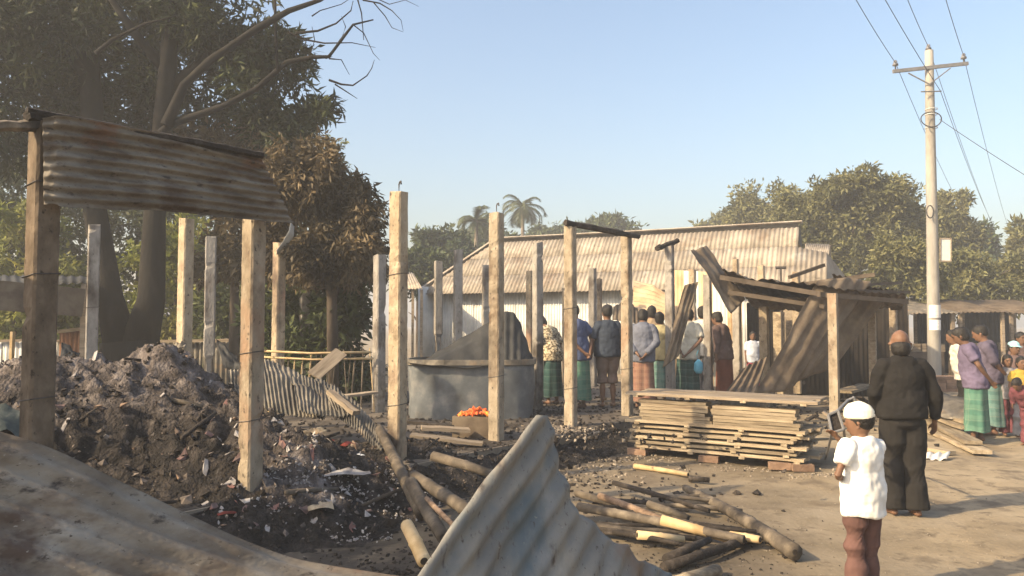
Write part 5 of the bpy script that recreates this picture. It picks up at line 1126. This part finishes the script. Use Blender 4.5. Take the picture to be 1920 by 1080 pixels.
    if cap:
        o = MB()
        pts = [(0,.004,1.625),(0,.003,1.65),(0,.0,1.69),(0,-.004,1.725),(0,-.006,1.742)]; rad = [(.085,.108),(.088,.112),(.083,.105),(.062,.080),(.030,.04)]
        if cap != 'prayer': pts = [(0,.0,1.625),(0,.0,1.67),(0,.0,1.705),(0,.0,1.72)]; rad = [(.080,.104),(.080,.103),(.062,.08),(.03,.04)]
        o.tube([hd(p) for p in pts], [(r[0]*hs, r[1]*hs) for r in rad], 20, ref=Rh @ Vector((1,0,0)), dome=.4)
        if cap != 'prayer': o.tube([hd((0,.08,1.635)), hd((0,.165,1.622))], [(.07,.008),(.05,.006)], 10, ref=Rh @ Vector((1,0,0)))
        q = link('cap', mesh_from(sc_(o.v), o.f), M['cap_'+cap], root); remesh(q, .008*k, 2, .004)
    # shirt
    if top:
        o = MB(); g = .022
        tp = [(p, r) for p, r in torso if p[2] > hem+.05]
        pts = [(0,.0,hem)] + [p for p, r in tp]; rad = [(.158*bk+g, .122*bk+g)] + [(r[0]+g*.9+(.012 if p[2] < 1.2 else 0), r[1]+g*.9) for p, r in tp]
        rad[-1] = (.104, .086); pts.append((0,-.012,1.452)); rad.append((.074,.066)); rad = [(max(r[0], .178*bk+.014) if p[2] < 1.06 else r[0]+.004, max(r[1], .142*bk+.014) if p[2] < 1.06 else r[1]+.006) for p, r in zip(pts, rad)]
        o.tube([up(p) for p in pts], rad, 20, ref=(1,0,0), dome=.05)
        for s in (-1, 1):
            S_, E_, W_ = arms[s]; tot = (E_-S_).length+(W_-E_).length; L = sleeve*tot; c = [S_.lerp(up(Vector((0,0,1.36))), .5), S_.lerp(up(Vector((0,0,1.36))), .12), S_.lerp(E_, .35)]; r = [.070,.078,.068]
            l1 = (E_-S_).length
            if L <= l1: c.append(S_.lerp(E_, L/l1)); r.append(.062)
            else: c += [E_, E_.lerp(W_, (L-l1)/((W_-E_).length))]; r += [.054, .040]
            o.tube(c, r, 14, dome=.05)
        q = link('shirt', mesh_from(sc_(o.v), o.f), M[top], root); remesh(q, max(.008, vox*.8)*k, 4, .042)
    # legs
    kd, mt = bottom
    if kd in ('trousers', 'shorts'):
        o = MB(); o.tube([(0,0,.99),(0,0,.92),(0,0,.84),(0,0,.80)], [(.146*bk,.112*bk),(.155*bk,.122*bk),(.158*bk,.13*bk),(.13,.11)], 18, ref=(1,0,0), dome=.1)
        for s in (-1, 1):
            hip, kn, an = feet[s]; e = an if kd == 'trousers' else kn.lerp(an, .15); e = e + Vector((0, -.005, leg_hem-.075 if kd == 'trousers' else 0))
            o.tube([hip, hip.lerp(kn, .5), kn, kn.lerp(e, .5), e], [.102*bk,.102*bk,.098,.094,.098] if kd == 'trousers' else [.104*bk,.105,.095,.09,.09], 14, dome=.02)
        q = link('trousers' if kd == 'trousers' else 'shorts', mesh_from(sc_(o.v), o.f), M[mt], root); remesh(q, max(.009, vox*.8)*k, 5, .024)
    else:
        n = 48; rows = []; rr = random.Random(int(loc[0]*1000)); ph = [rr.uniform(0, 6.28) for _ in range(5)]
        prof = ((1.04,.150,.118),(.98,.160,.128),(.88,.172,.142),(.70,.176,.142),(.45,.186,.150),(.25,.196,.158),(leg_hem+.07,.202,.162))
        for j, (z, rx, ry) in enumerate(prof):
            t = j/(len(prof)-1); row = []
            for i in range(n):
                a = 2*math.pi*i/n; m_ = 1+t*(.055*math.sin(5*a+ph[0]+t)+.045*math.sin(8*a+ph[1])+.02*math.sin(15*a+ph[2])) + .02*math.sin(11*a+ph[3])*(1-t)
                row.append(up(Vector((math.cos(a)*rx*bk*m_, math.sin(a)*ry*bk*m_+t*(stride[0]+stride[1])*.4, z+.012*math.sin(3*a+ph[4])))))
            rows.append(row)
        v = [q for r in rows for q in r]; f = [(j*n+i, (j+1)*n+i, (j+1)*n+(i+1) % n, j*n+(i+1) % n) for j in range(len(prof)-1) for i in range(n)]
        link('lungi', mesh_from(sc_(v), f, True), M[mt], root)
    return root, hd, k
for nm, c in dict(white=(.74,.72,.66), black=(.015,.014,.0135), blacktrousers=(.020,.0185,.0175), maroon=(.105,.058,.050), purple=(.115,.095,.15), purple2=(.09,.077,.11), navy=(.035,.045,.065), blue=(.065,.085,.16), bluegrey=(.115,.125,.16), khaki=(.30,.26,.15),
                  cream=(.40,.38,.32), offwhite=(.48,.46,.42), yellow=(.36,.24,.045), grey=(.22,.21,.22), wine=(.13,.045,.055), pink=(.50,.10,.16), shorts=(.14,.105,.09), brownshirt=(.11,.075,.07), darkred=(.13,.045,.03), teal=(.07,.22,.20), tan=(.28,.21,.14), paleblue=(.42,.46,.55)).items():
    M[nm if nm != 'white' else 'tee_white'] = cloth(nm, c)
M['lungi_green'] = plaid('lungi_green', (.062,.150,.115), (.12,.21,.155), (.27,.31,.23), 7)
M['lungi_teal'] = plaid('lungi_teal', (.03,.072,.068), (.018,.034,.037), (.20,.23,.20), 9)
M['lungi_red'] = plaid('lungi_red', (.19,.10,.075), (.28,.17,.12), (.38,.30,.22), 10)
M['lungi_aqua'] = plaid('lungi_aqua', (.085,.17,.16), (.16,.25,.23), (.35,.32,.27), 8)
M['floral'] = material('floral', [(0.42,(.10,.075,.05)),(0.5,(.33,.27,.17)),(0.6,(.58,.50,.36))], 30, detail=2, rough=0.9, bump=0.2, coord='object', rand=0)
M['bag_blue'] = cloth('bag_blue', (.10,.30,.42)); M['cap_prayer'] = cloth('cap_prayer', (.74,.70,.58), .1, 30); M['cap_base'] = cloth('cap_base', (.03,.03,.035)); M['cap_blue'] = cloth('cap_blue', (.30,.52,.58), .5, 14)

def at(px, d, z=0.0): q = P(px, 600, d); return (q.x, d, z)
# the boy in the white tee
person('boy in a white tee and white prayer cap, hand raised to his mouth', at(1612, 4.9), 18, 1.15, 'tee_white', .30, ('trousers', 'maroon'), armL=((-.31,-.03,1.13), (-.13,.13,1.06)), armR=((.20,.17,1.16), (-.115,.20,1.44)),
       head=(4, 42), hair='short', vox=.008, cap='prayer', child=True, hem=.76, bulk=1.0, leg_hem=.12, stride=(.0,.08))
# the man in black
rt, hd_, k_ = person('stout balding man in black seen from behind, mask strap at his ear', at(1688, 6.95), -4, 1.64, 'black', .93, ('trousers', 'blacktrousers'), armL=((-.245,-.01,1.12), (-.20,.14,.93)), armR=((.285,-.03,1.12), (.30,.03,.86)),
       hair='bald', vox=.008, bulk=1.13, hem=.90, head=(8, -14), stride=(.02,-.03))
o = MB(); o.tube([hd_(p)*k_ for p in ((.073,.005,1.60),(.088,-.012,1.595),(.10,.02,1.57),(.092,.045,1.545),(.074,.03,1.545),(.078,.0,1.57))], .0035, 5); link('mask_strap', mesh_from(o.v, o.f, True), M['white'], rt)
o = MB(); o.tube([hd_(p)*k_ for p in ((.072,.07,1.575),(.05,.10,1.555),(0,.128,1.55),(-.05,.10,1.555))], [(.03,.004)]*4, 8, ref=(0,0,1)); link('face_mask', mesh_from(o.v, o.f, True), M['white'], rt)
# men by the boards
person('bearded man in a purple tee and green lungi, hands behind his back', at(1826, 11.2), 62, 1.66, 'purple', .30, ('lungi', 'lungi_green'), armL=((-.24,-.08,1.12), (-.08,-.19,.90)), armR=((.25,-.08,1.12), (.06,-.20,.90)), lean=12, head=(14, 0), hair='full', leg_hem=.10, stride=(.05,-.05), bulk=1.05, face_detail=True)
person('man in a dull purple shirt half hidden behind the man in the green lungi', at(1858, 12.0), 60, 1.68, 'purple2', .5, ('lungi', 'lungi_aqua'), armL=((-.24,-.06,1.12), (-.08,-.18,.92)), armR=((.25,-.06,1.12), (.06,-.18,.92)), lean=10, head=(10, 0))
person('person in pale grey bending past the man in the purple tee', at(1806, 13.2), 70, 1.60, 'offwhite', .5, ('trousers', 'black'), lean=14)
ky_, _h, kk_ = person('child in a yellow tee facing the viewer, printed white patch on the chest', at(1912, 11.6), 172, 1.18, 'yellow', .32, ('trousers', 'grey'), child=True, hair='full', face_detail=True)
for z_, w_ in ((1.27,.10), (1.225,.12), (1.18,.11)):
    o = MB(); o.box((0, .142, z_), (w_, .014, .034)); link('shirt_print', mesh_from([q*kk_ for q in o.v], o.f), M['white'], ky_)
person('child in grey with wine trousers beside the child in the yellow tee', at(1886, 11.9), 165, 1.20, 'grey', .4, ('trousers', 'wine'), child=True, hair='full', face_detail=True, head=(6,0))
person('child in a pale blue cap standing behind the child in grey', at(1899, 13.2), 190, 1.36, 'brownshirt', .5, ('trousers', 'black'), child=True, cap='blue', face_detail=True)
person('child in wine red crouching forward at the picture edge', at(1925, 10.9), 120, 1.05, 'wine', .95, ('trousers', 'wine'), child=True, lean=45, armL=((-.22,.12,1.12), (-.18,.30,.98)), armR=((.24,.10,1.10), (.22,.26,.92)))
person('boy in dark clothes in the shade of the market stall at the picture edge', at(1912, 15), 185, 1.5, 'brownshirt', .5, ('trousers', 'black'), child=True, face_detail=True)
bh = dict(armL=((-.25,-.07,1.12), (-.07,-.19,.92)), armR=((.25,-.07,1.12), (.05,-.20,.90)))
# the crowd among the posts, standing on the burnt floor
CR = 'onlookers among the burnt posts'
person('stooping onlooker in a flowered tan shirt at the end of the crowd', at(1036, 13.6, FLOOR), 35, 1.62, 'floral', .5, ('lungi', 'lungi_teal'), lean=24, head=(30, 0), hair='full', group=CR)
person('onlooker in a blue tee and green lungi with hands clasped behind', at(1086, 12.9, FLOOR), 38, 1.72, 'blue', .3, ('lungi', 'lungi_green'), group=CR, lean=9, head=(12, 18), **bh)
person('onlooker in a navy shirt, brown shorts and dark cap', at(1139, 13.1, FLOOR), 12, 1.70, 'navy', .45, ('shorts', 'shorts'), armL=((-.27,-.02,1.12), (-.26,.06,.90)), armR=((.25,-.02,1.12), (.24,.06,.88)), cap='base', bulk=1.2, group=CR, hem=.86)
person('onlooker in a blue grey shirt and brown checked lungi', at(1204, 12.9, FLOOR), -12, 1.66, 'bluegrey', .9, ('lungi', 'lungi_red'), group=CR, bulk=1.1, hair='full', lean=13, head=(16, -14), stride=(.06,-.08), **bh)
person('onlooker in a khaki shirt behind the post with the beam stub', at(1237, 14.0, FLOOR), -30, 1.60, 'khaki', .5, ('lungi', 'lungi_aqua'), group=CR, hair='full')
person('onlooker in a cream tee and dark checked lungi, arms bent behind', at(1288, 13.6, FLOOR), -25, 1.68, 'cream', .35, ('lungi', 'lungi_teal'), group=CR, hair='full', bulk=1.1, lean=12, head=(18, 10), stride=(-.07,.06), **bh)
person('onlooker in a loose white shirt partly behind the bare post', at(1318, 14.6, FLOOR), -50, 1.72, 'offwhite', .8, ('trousers', 'grey'), group=CR, hair='full', bulk=1.1)
person('onlooker in dull mauve and dark red lungi in the shade of the shack', at(1357, 14.2, FLOOR), 48, 1.62, 'brownshirt', .9, ('lungi', 'darkred'), group=CR, hair='full', lean=9, head=(14,0))
person('small child in a white top and pink trousers inside the shack', at(1411, 17.0, FLOOR), 170, 1.20, 'paleblue', .4, ('trousers', 'pink'), child=True, group=CR, hair='full', face_detail=True)
person('onlooker with a dark head between the navy and blue grey shirts', at(1222, 15.2, FLOOR), 0, 1.74, 'tan', .5, ('trousers', 'black'), group=CR, hair='full')
person('figure in dark clothes standing inside the gloomy stall', at(1660, 18.5), 170, 1.62, 'brownshirt', .6, ('trousers', 'black'), hair='full', face_detail=True)
# water bottle carried by the man in cream
wb = empty('plastic_bag', at(1309, 13.3, FLOOR+.55)); tag(wb, 'small blue plastic bag dangling behind the man in the cream tee', 'bag')
o = MB(); o.tube([(0,0,.0),(0,0,.06),(0,0,.18),(0,0,.24)], [(.05,.03),(.08,.05),(.07,.04),(.02,.02)], 10, jit=.1); link('pouch', mesh_from(o.v, o.f, True), M['bag_blue'], wb)
o = MB(); o.tube([(-.02,0,.23),(-.03,0,.33),(.0,0,.40)], .006, 5); link('handle', mesh_from(o.v, o.f), M['bag_blue'], wb)
# wrecked chair frame behind the boy
ch = empty('chair_frame', (P(1575, 780, 6.6).x, 6.6, 0)); tag(ch, 'twisted burnt metal chair frame sticking up behind the prayer cap', 'chair')
a, b, c_, d_ = P(1553, 778, 6.6), P(1571, 770, 6.6), P(1582, 805, 6.55), P(1560, 812, 6.55)
for q in ((a, b), (b, c_), (c_, d_), (d_, a)): MB().tube([q[0], q[1]], .012, 6).build('rail', M['iron_grey'], ch)
e_, f_ = P(1590, 750, 6.9), P(1600, 745, 6.9)
MB().tube([b, e_, f_, P(1612, 768, 6.9)], .012, 6).build('back_rail', M['iron_grey'], ch)
for q, w_ in ((d_, (1548, 860)), (c_, (1590, 870)), (f_, (1618, 850))): 
    g_ = Z(*w_, 0.0); MB().tube([q, g_], .012, 6).build('leg', M['iron_grey'], ch)
MB().add([a+Vector((0,.012,0)), b+Vector((0,.012,0)), c_+Vector((0,.012,0)), d_+Vector((0,.012,0))], [(0,1,2,3)]).build('seat', M['char'], ch)

# ================================================================ hazy, smoky air
hz = bpy.data.materials.new('haze'); hz.use_nodes = True; hn = hz.node_tree.nodes
hn.remove(hn['Principled BSDF']); pv = hn.new('ShaderNodeVolumePrincipled')
pv.inputs['Color'].default_value = (0.93, 0.94, 0.96, 1); pv.inputs['Density'].default_value = HAZE; pv.inputs['Anisotropy'].default_value = 0.1
hz.node_tree.links.new(pv.outputs[0], hn['Material Output'].inputs['Volume'])
MBz = MB(); MBz.box((0, 170, 6.2), (470, 470, 14.6)); kind(MBz.build('haze', hz), 'stuff', 'thin smoky haze filling the air')
